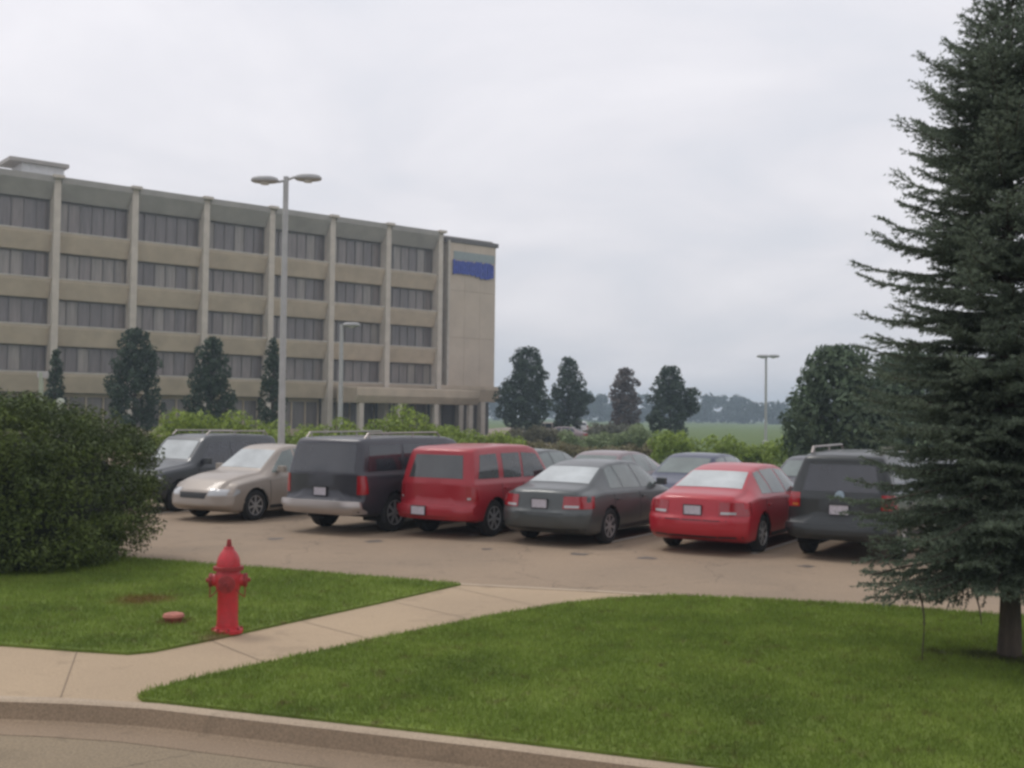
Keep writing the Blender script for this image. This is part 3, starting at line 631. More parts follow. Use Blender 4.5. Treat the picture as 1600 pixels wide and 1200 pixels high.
# ------------------------------------------------------------------ lamp posts
M_galv = mat('pole_metal', (.40, .40, .39), .55, metal=.2, var=.08)
M_head = mat('lamp_housing', (.36, .36, .36), .5, var=.08); M_lens = mat('lamp_lens', (.55, .55, .53), .25)
def lamp(x, ytop, Y, pr, heads, label, rz=0, hs=1.0, basez=-.2):
    p = at(x, ytop, Y); h = p.z - basez
    t = empty('lamp_post', (p.x, Y, basez), rz); tag(t, label, 'lamp post', 'parking lot lamp posts')
    mb = MB(); mb.lathe([(.28, 0), (.28, .45), (.24, .49), (0, .49)], 16); mb.build('footing', M_galv, t)
    mb = MB(); mb.tube([(0, 0, .45), (0, 0, h)], [pr, pr * .72], 12); mb.build('pole', M_galv, t, smooth=True)
    for hx, hz_, hy in heads:
        sg_ = 1 if hx > 0 else -1
        mb = MB(); mb.tube([(0, 0, h - .12), (hx * .35, hy * .35, h - .05 + hz_), (hx * .5, hy * .5, h - .04 + hz_)], .05 * hs, 8); arm = mb.build('arm', M_galv, t, smooth=True)
        c = Vector((hx, hy, h - .05 + hz_)); vs_ = []; fs_ = []; nu, nv = 14, 8
        for j in range(nv + 1):
            ph = -math.pi / 2 + j / nv * math.pi
            for i in range(nu):
                th = i / nu * 2 * math.pi; q = Vector((abs(math.cos(th)) ** .7 * math.copysign(1, math.cos(th)) * abs(math.cos(ph)) ** .5 * .56 * hs, abs(math.sin(th)) ** .8 * math.copysign(1, math.sin(th)) * abs(math.cos(ph)) ** .5 * .3 * hs, (math.sin(ph) * (.17 if ph > 0 else .10)) * hs)); vs_.append(c + q)
        for j in range(nv):
            for i in range(nu): a = j * nu + i; b = j * nu + (i + 1) % nu; fs_.append((a, b, b + nu, a + nu))
        mb = MB(); mb.add(vs_, fs_); hd = mb.build('lamp_head', M_head, t, smooth=True)
        mb = MB(); mb.lathe([(0, 0), (.2 * hs, 0), (.17 * hs, -.06 * hs), (0, -.09 * hs)], 14, c=(c.x, c.y, c.z - .09 * hs)); mb.build('lens', M_lens, hd, smooth=True)
    return t
lamp(447, 276, 35, .118, ((-.62, -.14, -.25), (.66, .05, .25)), 'tall grey lamp post with two heads rising before the office block', hs=.8)
lamp(534, 507, 62, .145, ((.55, .02, 0),), 'shorter grey lamp post with one head right of the tall one', hs=.9)
lamp(1197, 556, 98, .13, ((-.3, -.02, 0), (.65, .0, .0)), 'distant lamp post beyond the red saloon, against the sky', hs=1.0)
# pale posts at the left above the shrub
PP = empty('marker_post', base_at(62, 44)); tag(PP, 'thin pale green post rising behind the big evergreen shrub', 'post')
mb = MB(); hh = hgt(62, 582, 44); mb.tube([(0, 0, 0), (0, 0, hh)], .09, 10); mb.build('shaft', mat('pale_green_paint', (.33, .38, .29), .6), PP, smooth=True)
mb = MB(); mb.box((.06, 0, hh - .1), (.42, .12, .26)); mb.build('cap', M_galv, PP, bevel=.02)
PP = empty('bollard', base_at(93, 44)); tag(PP, 'short stout pale post just right of the thin green post', 'bollard')
mb = MB(); hh = hgt(93, 622, 44); mb.lathe([(0.15, 0), (.15, hh - .1), (.1, hh - .02), (0, hh)], 12); mb.build('shaft', mat('pale_paint', (.42, .45, .37), .6), PP, smooth=True)

# ------------------------------------------------------------------ cars
M_tyre = mat('tyre_rubber', (.016, .016, .017), .85, bump=.2); M_rim = mat('alloy', (.50, .50, .51), .3, metal=.6)
M_steel = mat('dark_rim', (.10, .10, .10), .5, metal=.5)
M_black = mat('black_plastic', (.02, .02, .021), .6); M_well = mat('wheel_well', (.008, .008, .008), .95)
M_tail = mat('tail_light_red', (.30, .006, .012), .2, coat=.8); M_amber = mat('amber_lens', (.45, .15, .03), .25)
M_hl = mat('headlight_clear', (.42, .43, .44), .12, coat=1); M_plate = mat('licence_plate', (.50, .47, .52), .5, var=.15, vscale=25)
M_chrome = mat('chrome_trim', (.40, .36, .34), .38, metal=.6)
def glassm(n, c): return mat(n, c, .07, ior=1.75, var=.25, vscale=1.3)
GL_dark = glassm('car_glass_dark', (.028, .030, .038)); GL_mid = glassm('car_glass_mid', (.13, .16, .15)); GL_sky = glassm('car_glass_sky', (.42, .45, .45))  # the palest glass carries the sky's reflection in its base colour
GL_red = glassm('car_glass_grey', (.05, .053, .055))
def paint(n, c, metal=.25, rough=.38): return mat(n, c, rough, metal=metal, coat=.35, var=.05, vscale=2)

def smooth_interp(y, P, w=.07):
    xs_ = [p[0] for p in P]; ys_ = [p[1] for p in P]
    return float(np.mean(np.interp([y - w, y - w / 2, y, y + w / 2, y + w], xs_, ys_)))
WHEELS = {}
def wheel_meshes(rad, wid, dark=False):
    k = (rad, wid, dark)
    if k in WHEELS: return WHEELS[k]
    t = MB(); w2 = wid / 2; t.lathe([(rad * .62, -w2 * .8), (rad * .70, -w2 * .95), (rad * .9, -w2), (rad * .975, -w2 * .8), (rad, -w2 * .45), (rad, w2 * .45), (rad * .975, w2 * .8), (rad * .9, w2), (rad * .70, w2 * .95), (rad * .62, w2 * .8)], 32, 'x')
    tm = t.mesh('tyre'); tm.materials.append(M_tyre); tm.polygons.foreach_set('use_smooth', [True] * len(tm.polygons))
    r_ = MB()
    r_.lathe([(rad * .64, w2 * .78), (rad * .64, w2 * .95), (rad * .60, w2 * .93), (rad * .57, w2 * .4), (rad * .2, w2 * .35), (0, w2 * .35)], 28, 'x')
    for q in range(7):
        a = q / 7 * 6.283; M_ = Matrix.Rotation(a, 3, 'X'); r_.box(M_ @ Vector((w2 * .74, 0, rad * .34)), (w2 * .30, rad * .13, rad * .56), M_)
    r_.lathe([(rad * .16, w2 * .4), (rad * .15, w2 * .95), (0, w2 * 1.0)], 14, 'x')
    rm = r_.mesh('rim'); rm.materials.append(M_steel if dark else M_rim)
    WHEELS[k] = (tm, rm); return WHEELS[k]

SPECS = {}
SPECS['saloon'] = dict(L=4.9, W=1.84, hb=.20, wr=.33, wy=(-1.32, 1.45), track=.79,
    top=[(-2.45, .95), (-2.3, 1.0), (-1.88, 1.04), (-1.72, 1.07), (-1.02, 1.345), (-.6, 1.415), (-.1, 1.44), (.4, 1.42), (.62, 1.37), (1.32, .98), (1.6, .94), (2.1, .85), (2.45, .68)],
    belt=[(-2.35, .86), (-1.5, .93), (0, .91), (1.2, .86), (2.0, .76), (2.35, .62)],
    wt=[(-2.35, .66), (-1.7, .68), (-1.1, .56), (-.6, .55), (.3, .55), (.6, .57), (1.2, .70), (2.35, .62)],
    gr=[(.2, .14), (.33, .03), (.42, 0), (.60, 0), (.66, .05), (.95, .12)], gf=[(.2, .10), (.35, 0), (.55, .02), (.7, .10)], rk=.15,
    sidewin=[((-1.22, .985), (-.98, 1.30), (-.72, 1.335), (-.72, .975)), ((-.67, .975), (-.67, 1.34), (.0, 1.355), (.06, .955)), ((.13, .955), (.08, 1.355), (.55, 1.31), (1.08, .95))],
    rearglass=[(-.62, -1.70, 1.085), (.62, -1.70, 1.085), (.52, -1.06, 1.325), (-.52, -1.06, 1.325)],
    windshield=[(-.62, 1.22, 1.02), (.62, 1.22, 1.02), (.52, .68, 1.345), (-.52, .68, 1.345)],
    tail=((.46, .90, .68, .90), (-2.28, -2.02)), head=((.42, .80, .56, .70), (1.95, 2.3)), plate=(0, .76), doors=(-1.15, -.02, 1.02))
SPECS['suv_big'] = dict(L=5.45, W=1.98, hb=.34, wr=.385, wy=(-1.45, 1.75), track=.84,
    top=[(-2.72, 1.80), (-2.6, 1.84), (-2.3, 1.87), (-1, 1.89), (.5, 1.88), (.85, 1.82), (1.35, 1.27), (1.6, 1.20), (2.4, 1.12), (2.72, 1.0)],
    belt=[(-2.72, 1.16), (1.3, 1.14), (2.72, .98)], wt=[(-2.72, .80), (.8, .80), (1.4, .86), (2.72, .84)],
    gr=[(.34, .06), (.42, 0), (.62, 0), (.66, .14), (1.16, .15), (1.85, .34)], gf=[(.3, .08), (.45, 0), (.7, .02), (1.1, .08)], rk=.06,
    sidewin=[((-2.32, 1.22), (-2.18, 1.70), (-1.2, 1.72), (-1.2, 1.22)), ((-1.1, 1.22), (-1.1, 1.72), (-.2, 1.72), (-.2, 1.22)), ((-.1, 1.22), (-.1, 1.72), (.75, 1.70), (1.12, 1.22))],
    rearglass=[(-.78, -2.6, 1.20), (.78, -2.6, 1.20), (.72, -2.45, 1.74), (-.72, -2.45, 1.74)],
    windshield=[(-.76, 1.36, 1.32), (.76, 1.36, 1.32), (.70, .95, 1.78), (-.70, .95, 1.78)],
    tail=((.84, .965, .78, 1.14), (-2.52, -2.44)), head=((.55, .9, .8, .95), (2.3, 2.6)), plate=(0, .82), doors=(-1.15, -.15, 1.1), bumper=True, rails=True)
SPECS['suv_mid'] = dict(L=4.55, W=1.74, hb=.30, wr=.355, wy=(-1.27, 1.42), track=.72,
    top=[(-2.27, 1.56), (-2.15, 1.60), (-1.8, 1.64), (-.6, 1.67), (.2, 1.66), (.5, 1.60), (1.0, 1.12), (1.2, 1.06), (2.0, .98), (2.27, .88)],
    belt=[(-2.27, 1.02), (1.0, 1.0), (2.27, .85)], wt=[(-2.27, .68), (.4, .68), (1.0, .74), (2.27, .72)],
    gr=[(.3, .06), (.40, 0), (.58, 0), (.62, .10), (1.02, .11), (1.6, .30)], gf=[(.3, .08), (.45, 0), (.7, .02), (1.0, .08)], rk=.07,
    sidewin=[((-1.86, 1.09), (-1.70, 1.50), (-1.12, 1.515), (-1.12, 1.08)), ((-.94, 1.08), (-.94, 1.515), (-.26, 1.52), (-.26, 1.07)), ((-.18, 1.07), (-.18, 1.52), (.42, 1.49), (.80, 1.06))],
    rearglass=[(-.62, -2.2, 1.10), (.62, -2.2, 1.10), (.54, -1.95, 1.49), (-.54, -1.95, 1.49)],
    windshield=[(-.62, 1.0, 1.16), (.62, 1.0, 1.16), (.55, .6, 1.56), (-.55, .6, 1.56)],
    tail=((.70, .85, .72, .98), (-2.14, -1.98)), head=((.5, .8, .7, .84), (1.95, 2.2)), plate=(-.22, .52), doors=(-1.03, -.22, .85), bumper=True)
SPECS['suv_round'] = dict(SPECS['suv_mid'], W=1.80, track=.75,
    top=[(-2.27, 1.58), (-2.15, 1.63), (-1.8, 1.67), (-.6, 1.70), (.2, 1.69), (.5, 1.63), (1.0, 1.14), (1.2, 1.08), (2.0, .98), (2.27, .88)],
    wt=[(-2.27, .64), (.4, .64), (1.0, .74), (2.27, .72)], plate=(0, .84), rails=True, tail=((.66, .88, .86, 1.10), (-2.16, -1.92)))
def zscale(kind, k):
    S = dict(SPECS[kind]); f = lambda z: z if z < .7 else .7 + (z - .7) * k
    S['top'] = [(a, f(b)) for a, b in S['top']]; S['belt'] = [(a, .7 + (b - .7) * k if b > .7 else b) for a, b in S['belt']]
    S['sidewin'] = [tuple((a, f(b)) for a, b in q) for q in S['sidewin']]
    for n_ in ('rearglass', 'windshield'): S[n_] = [(a, b, f(c)) for a, b, c in S[n_]]
    SPECS[kind] = S
SPECS['minivan'] = dict(L=4.7, W=1.88, hb=.26, wr=.335, wy=(-1.4, 1.5), track=.79,
    top=[(-2.35, 1.50), (-2.2, 1.60), (-1.8, 1.68), (-.6, 1.73), (.1, 1.71), (.5, 1.62), (1.45, 1.08), (1.7, 1.0), (2.1, .90), (2.35, .75)],
    belt=[(-2.35, 1.02), (1.4, .96), (2.1, .82), (2.35, .66)], wt=[(-2.35, .66), (.4, .66), (1.4, .76), (2.35, .68)],
    gr=[(.3, .06), (.40, 0), (.58, 0), (.62, .07), (1.02, .08), (1.6, .30)], gf=[(.3, .08), (.45, 0), (.6, .03), (.9, .12)], rk=.09,
    sidewin=[((-1.92, 1.09), (-1.75, 1.52), (-1.0, 1.56), (-1.0, 1.08)), ((-.92, 1.08), (-.92, 1.56), (-.1, 1.57), (-.1, 1.06)), ((-.02, 1.06), (-.02, 1.57), (.52, 1.50), (1.28, 1.04))],
    rearglass=[(-.64, -2.2, 1.10), (.64, -2.2, 1.10), (.56, -1.95, 1.52), (-.56, -1.95, 1.52)],
    windshield=[(-.68, 1.42, 1.10), (.68, 1.42, 1.10), (.58, .62, 1.56), (-.58, .62, 1.56)],
    tail=((.66, .9, .8, 1.1), (-2.2, -2.0)), head=((.46, .86, .66, .80), (1.95, 2.28)), plate=(0, .7), doors=(-1.0, -.06, 1.15))

SPECS['tall_saloon'] = dict(SPECS['saloon'], top=[(a - (.18 if .3 < a < 1.5 else 0), b) for a, b in SPECS['saloon']['top']], windshield=[(a, b - .18, c) for a, b, c in SPECS['saloon']['windshield']], sidewin=[SPECS['saloon']['sidewin'][0], SPECS['saloon']['sidewin'][1], ((.13, .955), (.08, 1.35), (.36, 1.31), (.90, .95))])
zscale('tall_saloon', 1.24); zscale('saloon', 1.08); zscale('suv_mid', 1.09); zscale('suv_round', 1.10)
def car(kind, center, rz, m_paint, label, cat='car', group=None, glass=None, rearg=None, shieldg=None, z=LOTZ, lower=None, darkrim=False, name='parked_car', bumper_mat=None, simple=False):
    S = SPECS[kind]; L, W = S['L'], S['W']; h2, w2 = L / 2, W / 2; hb = S['hb']; glass = glass or GL_dark; rearg = rearg or glass; shieldg = shieldg or GL_mid
    root = empty(name, (center.x, center.y, z), rz); tag(root, label, cat, group)
    ys = [-h2, -h2 + .02, -h2 + .06] + list(np.linspace(-h2 + .11, h2 - .11, 96)) + [h2 - .06, h2 - .02, h2]
    NS = 13; rows = []
    def rear_front(x, y, zz):
        wgt_r = max(0, min(1, (-y - (h2 - .75)) / .75)); wgt_f = max(0, min(1, (y - (h2 - .6)) / .6))
        gr = float(np.interp(zz, [q[0] for q in S['gr']], [q[1] for q in S['gr']])); gf = float(np.interp(zz, [q[0] for q in S['gf']], [q[1] for q in S['gf']]))
        ax = min(1, abs(x) / w2); yy = y + gr * wgt_r ** 1.5 - gf * wgt_f ** 1.5
        yy += S['rk'] * 2.2 * ax ** 4 * (wgt_r ** 2 - wgt_f ** 2); return (x, yy, zz)
    for y in ys:
        tp = smooth_interp(y, S['top']); bl = smooth_interp(y, S['belt']); wt = smooth_interp(y, S['wt'], .15)
        e = max(0, 1 - (h2 - abs(y)) / .06); ins = .03 * e * e; ww = w2 - ins; hbb = hb + ins * 1.2 + .10 * max(0, 1 - (h2 - abs(y)) / .5) ** 2; tp -= ins; bl = min(bl, tp - .03); wt = min(wt, ww * .95) - ins
        sec = [(0, hbb), (.5 * ww, hbb), (.86 * ww, hbb), (.945 * ww, hbb + .03)]
        for i in range(NS):
            s = i / (NS - 1); zz = hbb + .07 + (bl - hbb - .07) * s; sec.append((ww * (.962 + .038 * math.sin(math.pi * min(1, s * 1.05)) ** .8), zz))
        A_ = (ww * .945, bl + .018); Bz = max(tp - min(.075, (tp - bl) * .5), bl + .02); B_ = (min(wt + .03, ww * .93), Bz)
        for i in range(7):
            s = i / 6; sec.append((A_[0] + (B_[0] - A_[0]) * s + .018 * math.sin(math.pi * s), A_[1] + (B_[1] - A_[1]) * s))
        C_ = (max(B_[0] - .13, .2), tp - .014); ct = (B_[0] - .015, tp - .018)
        for s in (.33, .66, 1.0): sec.append(((1 - s) ** 2 * B_[0] + 2 * s * (1 - s) * ct[0] + s * s * C_[0], (1 - s) ** 2 * B_[1] + 2 * s * (1 - s) * ct[1] + s * s * C_[1]))
        for s in (.3, .65, 1.0): sec.append((C_[0] * (1 - s), C_[1] + (tp - C_[1]) * (1 - (1 - s) ** 2)))
        full = sec + [(-x, q) for x, q in sec[-2:0:-1]]
        rows.append([rear_front(x, y, q) for x, q in full])
    n = len(rows[0]); vs_ = [v for r_ in rows for v in r_]; fs_ = [(i * n + k, i * n + (k + 1) % n, (i + 1) * n + (k + 1) % n, (i + 1) * n + k) for i in range(len(rows) - 1) for k in range(n)]
    for end, ri in ((0, 0), (1, len(rows) - 1)):      # end caps as concentric rings
        y0 = ys[ri]; zc = .62; prev = [ri * n + k for k in range(n)]
        raw = []
        tp = None
        base_ring = [(rows[ri][k][0], rows[ri][k][2]) for k in range(n)]
        for sc_ in (.97, .9, .78, .6, .4, .2):
            st = len(vs_)
            for k in range(n):
                x, zz = base_ring[k]; zc2 = (base_ring[0][1] + max(q[1] for q in base_ring)) / 2; x2 = x * sc_; z2 = zc2 + (zz - zc2) * sc_
                vs_.append(rear_front(x2, y0, z2))
            cur = list(range(st, st + n)); fs_ += [(prev[k], prev[(k + 1) % n], cur[(k + 1) % n], cur[k]) for k in range(n)]; prev = cur
        fs_.append(tuple(prev))
    bm = bmesh.new(); bv = [bm.verts.new(v) for v in vs_]; 
    for f in fs_:
        try: bm.faces.new([bv[i] for i in f])
        except ValueError: pass
    bmesh.ops.recalc_face_normals(bm, faces=bm.faces); bm.faces.ensure_lookup_table()
    bvh = BVHTree.FromBMesh(bm)
    wr = S['wr']; ar = wr + .055; kill = set()
    for wy in S['wy']:
        inside = set()
        for v in bm.verts:
            if abs(v.co.x) > w2 * .55 and v.co.z < 1.0:
                dy_, dz_ = v.co.y - wy, v.co.z - wr; d = math.hypot(dy_, dz_)
                if abs(d - ar) < .028 or (d < ar and d > ar - .028): 
                    k = ar / max(d, 1e-6); v.co.y = wy + dy_ * k; v.co.z = wr + dz_ * k; inside.add(v)
                elif d < ar: inside.add(v)
        for f in bm.faces:
            if all(v in inside for v in f.verts): kill.add(f)
    bmesh.ops.delete(bm, geom=list(kill), context='FACES')
    me = bpy.data.meshes.new('body'); bm.to_mesh(me); bm.free()
    bo = link_mesh('body', me, m_paint, root, True)
    try: me.set_sharp_from_angle(angle=R(50))
    except Exception: pass
    def cast(p, d):
        d = Vector(d).normalized(); p = Vector(p); h = bvh.ray_cast(p - d * 1.2, d); k = 0
        while h[0] is None and k < 60:
            k += 1; p = Vector((p.x * (.99 if abs(d.y) > .5 else 1), p.y * (.993 if abs(d.x) > .5 else 1), p.z)); h = bvh.ray_cast(p - d * 1.2, d)
        return (h[0], h[1]) if h[0] is not None else (Vector(p), -d)
    def patch(quads, d, off=.006, nu=8, nv=6, mb=None):
        """quads: 4 corners (3D guesses) -> sheet lying on the body, raised by off, with a rim turned back into it"""
        mb = mb or MB(); c = [Vector(q) for q in quads]; g = []
        for j in range(nv + 1):
            for i in range(nu + 1):
                u, v = i / nu, j / nv; p = (c[0] * (1 - u) + c[1] * u) * (1 - v) + (c[3] * (1 - u) + c[2] * u) * v
                loc, nrm = cast(p, d)
                edge = i in (0, nu) or j in (0, nv); g.append(loc + nrm * (-.004 if edge else off) if False else loc + nrm * off)
        n0 = nu + 1; fs2 = [(j * n0 + i, j * n0 + i + 1, (j + 1) * n0 + i + 1, (j + 1) * n0 + i) for j in range(nv) for i in range(nu)]
        ring = [i for i in range(n0)] + [j * n0 + nu for j in range(1, nv + 1)] + [nv * n0 + i for i in range(nu - 1, -1, -1)] + [j * n0 for j in range(nv - 1, 0, -1)]
        dd = Vector(d).normalized(); base = len(g); g += [g[i] + dd * (off + .01) for i in ring]
        m_ = len(ring); fs2 += [(ring[i], ring[(i + 1) % m_], base + (i + 1) % m_, base + i) for i in range(m_)]
        return mb.add(g, fs2)
    # glass
    for sx_ in (-1, 1):
        for q in S['sidewin']:
            c = [(sx_ * w2, a, b) for a, b in q]; patch(c, (-sx_, 0, 0), .004, 6, 5).build('side_window', glass, root, True)
    patch(S['rearglass'], (0, 1, -.55 if 'saloon' in kind else -.1), .005, 10, 6).build('rear_window', rearg, root, True)
    patch(S['windshield'], (0, -1, -.8), .005, 10, 6).build('windscreen', shieldg, root, True)
    # lights
    (x0, x1, z0, z1), (ya, yb) = S['tail']
    for sx_ in (-1, 1):
        mb = patch([(sx_ * x0, -h2, z0), (sx_ * x1, -h2, z0), (sx_ * x1, -h2, z1), (sx_ * x0, -h2, z1)], (0, 1, 0), .008, 5, 4)
        yc = cast((sx_ * w2 * .93, -h2, z0), (0, 1, 0))[0].y + .02; yd = cast((sx_ * w2 * .93, -h2, z1), (0, 1, 0))[0].y + .02
        patch([(sx_ * w2, yc, z0), (sx_ * w2, max(yb, yc + .12), z0 + .02), (sx_ * w2, max(yb, yd + .10) - .02, z1 - .01), (sx_ * w2, yd, z1)], (-sx_, 0, 0), .007, 5, 4, mb)
        tl = mb.build('tail_light', M_tail, root, True)
        if kind != 'suv_big' and not simple:
            patch([(sx_ * (x0 + .03), -h2, z0 + .02), (sx_ * (x0 + .6 * (x1 - x0)), -h2, z0 + .02), (sx_ * (x0 + .6 * (x1 - x0)), -h2, z0 + .06), (sx_ * (x0 + .03), -h2, z0 + .06)], (0, 1, 0), .012, 3, 2).build('reverse_light', M_amber if kind == 'suv_round' else M_hl, tl, True)
    (x0, x1, z0, z1), (ya, yb) = S['head']
    for sx_ in (-1, 1):
        mb = patch([(sx_ * x0, h2, z0), (sx_ * x1, h2, z0 + .01), (sx_ * x1, h2, z1 - .01), (sx_ * x0, h2, z1)], (0, -1, 0), .008, 5, 4)
        yc = cast((sx_ * w2 * .955, h2, z0), (0, -1, 0))[0].y - .02; yd = cast((sx_ * w2 * .955, h2, z1), (0, -1, 0))[0].y - .02
        patch([(sx_ * w2, min(ya, yc - .1), z0 + .06), (sx_ * w2, yc, z0), (sx_ * w2, yd, z1), (sx_ * w2, min(ya, yd - .1), z1 - .02)], (-sx_, 0, 0), .007, 5, 3, mb)
        mb.build('headlight', M_hl, root, True)
    patch([(-.36, h2, .50), (.36, h2, .50), (.40, h2, .62), (-.40, h2, .62)], (0, -1, 0), .006, 6, 3).build('grille', M_black, root, True)
    # plate
    px_, pz_ = S['plate']; loc, nrm = cast((px_, -h2, pz_), (0, 1, 0)); loc.y -= .05 if S.get('bumper') and pz_ < .62 else 0; mb = MB(); mb.box((px_, loc.y - .018, pz_), (.31, .02, .155)); pl = mb.build('licence_plate', M_plate, root, bevel=.004)
    mb = MB()
    for a_, b_ in ((0, .083), (0, -.083)): mb.box((px_, loc.y - .02, pz_ + b_), (.335, .028, .012))
    for b_ in (-.161, .161): mb.box((px_ + b_, loc.y - .02, pz_), (.012, .028, .155))
    mb.build('plate_frame', M_black, pl)
    if kind == 'suv_round' and not simple and group == GF and m_paint is P_black:
        loc, nrm = cast((0, -h2, 1.07), (0, 1, 0)); mb = MB(); mb.lathe([(0, loc.y - .012), (.075, loc.y - .012), (.08, loc.y + .02)], 20, 'y', (0, 0, 1.07)); mb.build('badge', mat('pale_blue_badge', (.32, .42, .50), .4), root)
    # bumpers
    bmat = bumper_mat or m_paint
    if S.get('bumper'):
        for sy, nm in ((-1, 'rear_bumper'), (1, 'front_bumper')):
            mb = MB(); z0, z1 = hb + .09, hb + .28
            patch([(-w2 * .97, sy * h2, z0), (w2 * .97, sy * h2, z0), (w2 * .97, sy * h2, z1), (-w2 * .97, sy * h2, z1)], (0, -sy, 0), .045, 18, 4, mb)
            mb.build(nm, bmat, root, True)
    else:
        mb = patch([(-w2 * .9, -h2, .30), (w2 * .9, -h2, .30), (w2 * .9, -h2, .335), (-w2 * .9, -h2, .335)], (0, 1, 0), .004, 14, 2); mb.build('bumper_trim', M_black, root, True)
        mb = patch([(-.60, -h2, .585), (.60, -h2, .585), (.60, -h2, .60), (-.60, -h2, .60)], (0, 1, 0), .003, 10, 1); mb.build('boot_seam', M_black, root, True)
    # side trim, seams, handles
    if not simple:
        for sx_ in (-1, 1):
            patch([(sx_ * w2, S['wy'][0] + ar + .05, hb + .05), (sx_ * w2, S['wy'][1] - ar - .05, hb + .05), (sx_ * w2, S['wy'][1] - ar - .05, hb + .12), (sx_ * w2, S['wy'][0] + ar + .05, hb + .12)], (-sx_, 0, 0), .012, 16, 2).build('sill', lower or M_black, root, True)
            bz = smooth_interp(0, S['belt'])
            for yy in S['doors']:
                patch([(sx_ * w2, yy - .006, hb + .15), (sx_ * w2, yy + .006, hb + .15), (sx_ * w2, yy + .006, bz - .02), (sx_ * w2, yy - .006, bz - .02)], (-sx_, 0, 0), .003, 1, 6).build('door_seam', M_black, root)
            for yy in S['doors'][:2]:
                loc, nrm = cast((sx_ * w2, yy + .16, bz - .12), (-sx_, 0, 0)); mb = MB(); mb.box(loc + Vector((sx_ * .015, 0, 0)), (.035, .17, .035)); mb.build('door_handle', m_paint, root, bevel=.008)
            loc, nrm = cast((sx_ * w2, S['windshield'][0][1] - .32, bz + .06), (-sx_, 0, 0)); mb = MB(); mb.box(loc + Vector((sx_ * .13, 0, .07)), (.2, .10, .14)); mb.box(loc + Vector((sx_ * .02, 0, .03)), (.12, .06, .05)); mb.build('wing_mirror', m_paint, root, bevel=.02)
    if S.get('rails'):
        for sx_ in (-1, 1):
            zt = S['top'][3][1]; xx = sx_ * (S['wt'][0][1] - .06); mb = MB(); mb.tube([(xx, -h2 + .55, zt - .05), (xx, -h2 + .65, zt + .055), (xx, .25, zt + .065), (xx, .38, zt - .04)], .02, 6)
            for q in (-h2 + .7, -.6): mb.tube([(xx, q, zt - .04), (xx, q, zt + .06)], .016, 6)
            mb.build('roof_rail', M_chrome, root, True)
    # liners + wheels
    for wy in S['wy']:
        for sx_ in (-1, 1):
            mb = MB(); x_in = w2 * .50; x_out = w2 * .93
            prof = [(wy + (ar + .012) * math.cos(a), wr + (ar + .012) * math.sin(a)) for a in np.linspace(-.35, math.pi + .35, 18)]
            vs2 = [(sx_ * x_out, a, b) for a, b in prof] + [(sx_ * x_in, a, b) for a, b in prof]; k = len(prof)
            mb.add(vs2, [(i, i + 1, i + 1 + k, i + k) for i in range(k - 1)] + [tuple(range(k, 2 * k))]); mb.build('wheel_arch_liner', M_well, root)
            tm, rm = wheel_meshes(wr, .215 if wr < .36 else .25, darkrim)
            wo = bpy.data.objects.new('wheel', None); COL.objects.link(wo); wo.parent = root; wo.location = (sx_ * (S['track']), wy, wr); wo.rotation_euler = (0, 0, 0 if sx_ > 0 else math.pi); wo.empty_display_size = .1
            to = bpy.data.objects.new('tyre', tm); COL.objects.link(to); to.parent = wo; ro = bpy.data.objects.new('rim', rm); COL.objects.link(ro); ro.parent = wo
    return root

A26 = HA
P_red = paint('paint_red', (.40, .012, .024), .05); P_red2 = paint('paint_crimson', (.33, .014, .024), .05)
P_grey = paint('paint_grey', (.075, .083, .083), .3); P_navy = paint('paint_dark_slate', (.040, .040, .050), .2)
P_silver = paint('paint_beige_silver', (.33, .285, .245), .15, .45); P_black = paint('paint_black_green', (.016, .020, .021), .0)
P_dgrey = paint('paint_charcoal', (.06, .065, .07), .25); P_blue = paint('paint_dark_blue', (.035, .045, .085), .2); P_rose = paint('paint_dusty_rose', (.22, .17, .175), .3)
P_white = paint('paint_white', (.6, .6, .6), .0)
GF = 'cars parked side by side in the front row'; G2 = 'cars parked in the row behind the front row'
def by_rear_left(kind, px_, py_):      # centre of the car from the spot where its left rear tyre stands
    S = SPECS[kind]; p = gp(px_, py_, LOTZ); return p - HD * S['wy'][0] + RD * S['track']
c_big = by_rear_left('suv_big', 508, 822); c_rs = by_rear_left('suv_mid', 670, 830); c_gr = by_rear_left('saloon', 829, 840); c_rd = by_rear_left('saloon', 1052, 852); c_bk = by_rear_left('suv_round', 1264, 863)
car('suv_big', c_big, -A26, P_navy, 'large dark slate estate-style SUV with roof rails, left of the red SUV', 'SUV', GF, glass=GL_dark, bumper_mat=M_chrome)
car('suv_mid', c_rs, -A26, P_red2, 'boxy crimson SUV with its plate low on the bumper, right of the large dark SUV', 'SUV', GF, glass=GL_red, bumper_mat=P_red2)
car('saloon', c_gr, -A26, P_grey, 'dark grey saloon seen from its rear corner, between the red SUV and red saloon', 'car', GF, glass=GL_mid, rearg=GL_sky)
car('saloon', c_rd, -A26, P_red, 'bright red saloon parked nose away next to the black SUV', 'car', GF, glass=GL_mid, rearg=GL_sky)
car('suv_round', c_bk, -A26, P_black, 'black SUV with roof rails half hidden behind the spruce', 'SUV', GF, glass=GL_dark)
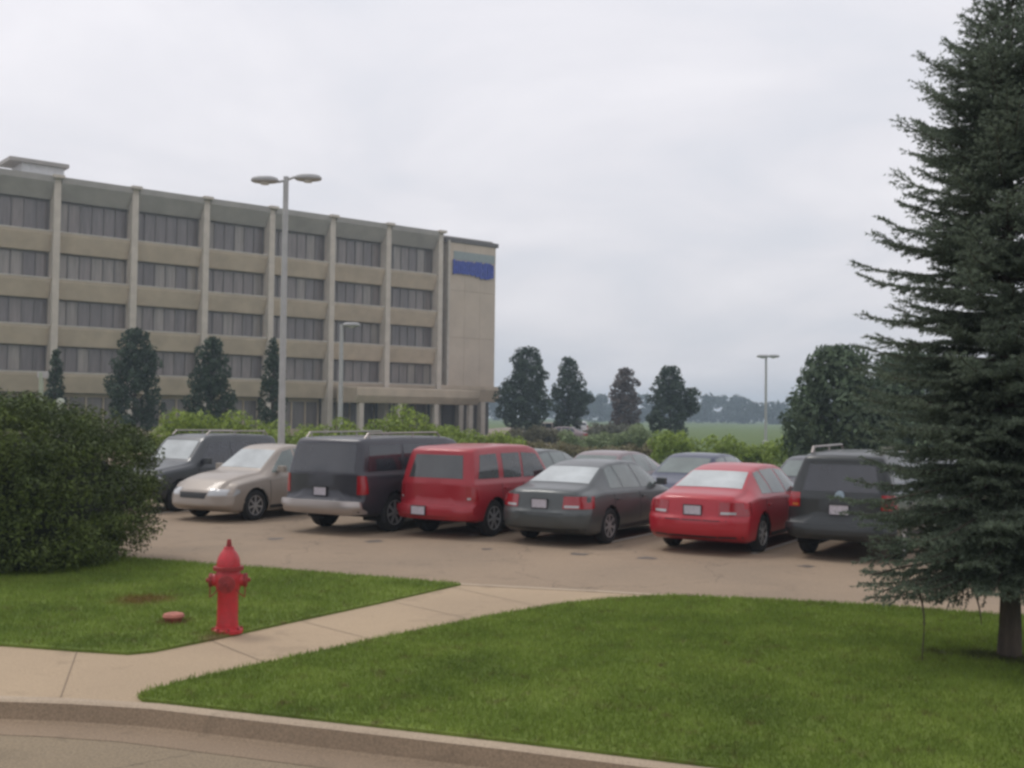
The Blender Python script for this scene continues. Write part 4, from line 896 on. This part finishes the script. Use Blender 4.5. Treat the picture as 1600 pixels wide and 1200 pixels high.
# nose-out cars at the left
pf = gp(394, 813, LOTZ); S = SPECS['tall_saloon']     # its left front tyre
c_sv = pf + HD * S['wy'][1] + (-RD) * S['track']   # heading is -HD; its left is +RD
car('tall_saloon', c_sv, -A26 + math.pi, P_silver, 'beige silver saloon parked nose out, left of the large dark SUV', 'car', GF, glass=GL_mid, shieldg=GL_sky)
c_mv = c_sv - ROW * 2.85 + HD * .7
car('suv_round', c_mv, -A26 + math.pi, P_dgrey, 'charcoal SUV parked nose out beside the big evergreen shrub', 'SUV', GF, glass=GL_dark, shieldg=GL_sky)
# second row
for base_, kind, pm, lb, gl in ((c_rs, 'saloon', P_rose, 'dusty rose saloon in the second row behind the red SUV', GL_mid), (c_gr, 'saloon', P_blue, 'dark blue saloon in the second row showing between the grey and red saloons', GL_mid),
                            (c_rd, 'saloon', P_navy, 'dark slate saloon in the second row behind the red saloon', GL_dark), (c_big, 'saloon', P_grey, 'grey saloon hidden behind the large dark SUV', GL_mid), (c_bk, 'saloon', P_dgrey, 'charcoal saloon in the second row behind the black SUV', GL_dark)):
    car(kind, base_ + HD * 5.45, -A26 + math.pi, pm, lb, 'car', G2, glass=gl, simple=True)
# far vehicles on the distant pavement
for x, y, kind, pm, lb, az in ((906, 676, 'minivan', P_white, 'tiny white van far off below the dark trees', .1), (850, 684, 'suv_mid', P_silver, 'tiny pale car far off right of the office block', 1.4), (935, 688, 'saloon', P_red2, 'tiny dark red car far off in the yard behind the grey saloon', 1.3), (880, 692, 'saloon', P_rose, 'tiny dusty pink car far off above the grey saloon roof', 1.35)):
    car(kind, gp(x, y, -.2), az, pm, lb, 'car', 'distant cars in the yard right of the office block', simple=True, z=-.2)

# ------------------------------------------------------------------ haze
hm = bpy.data.materials.new('haze_air'); hm.use_nodes = True; t = hm.node_tree; t.nodes.clear(); o_ = t.nodes.new('ShaderNodeOutputMaterial'); pv = t.nodes.new('ShaderNodeVolumePrincipled')
pv.inputs['Color'].default_value = (.70, .86, 1.0, 1); pv.inputs['Density'].default_value = .0009; pv.inputs['Anisotropy'].default_value = .2; t.links.new(pv.outputs[0], o_.inputs['Volume'])
mb = MB(); mb.box((0, 600, 14), (1800, 1400, 31)); hzo = mb.build('haze', hm); tag(hzo, 'thin pale summer haze', 'haze', kind='stuff')
print('tris', sum(len(o.data.polygons) for o in SC.objects if o.type == 'MESH'))
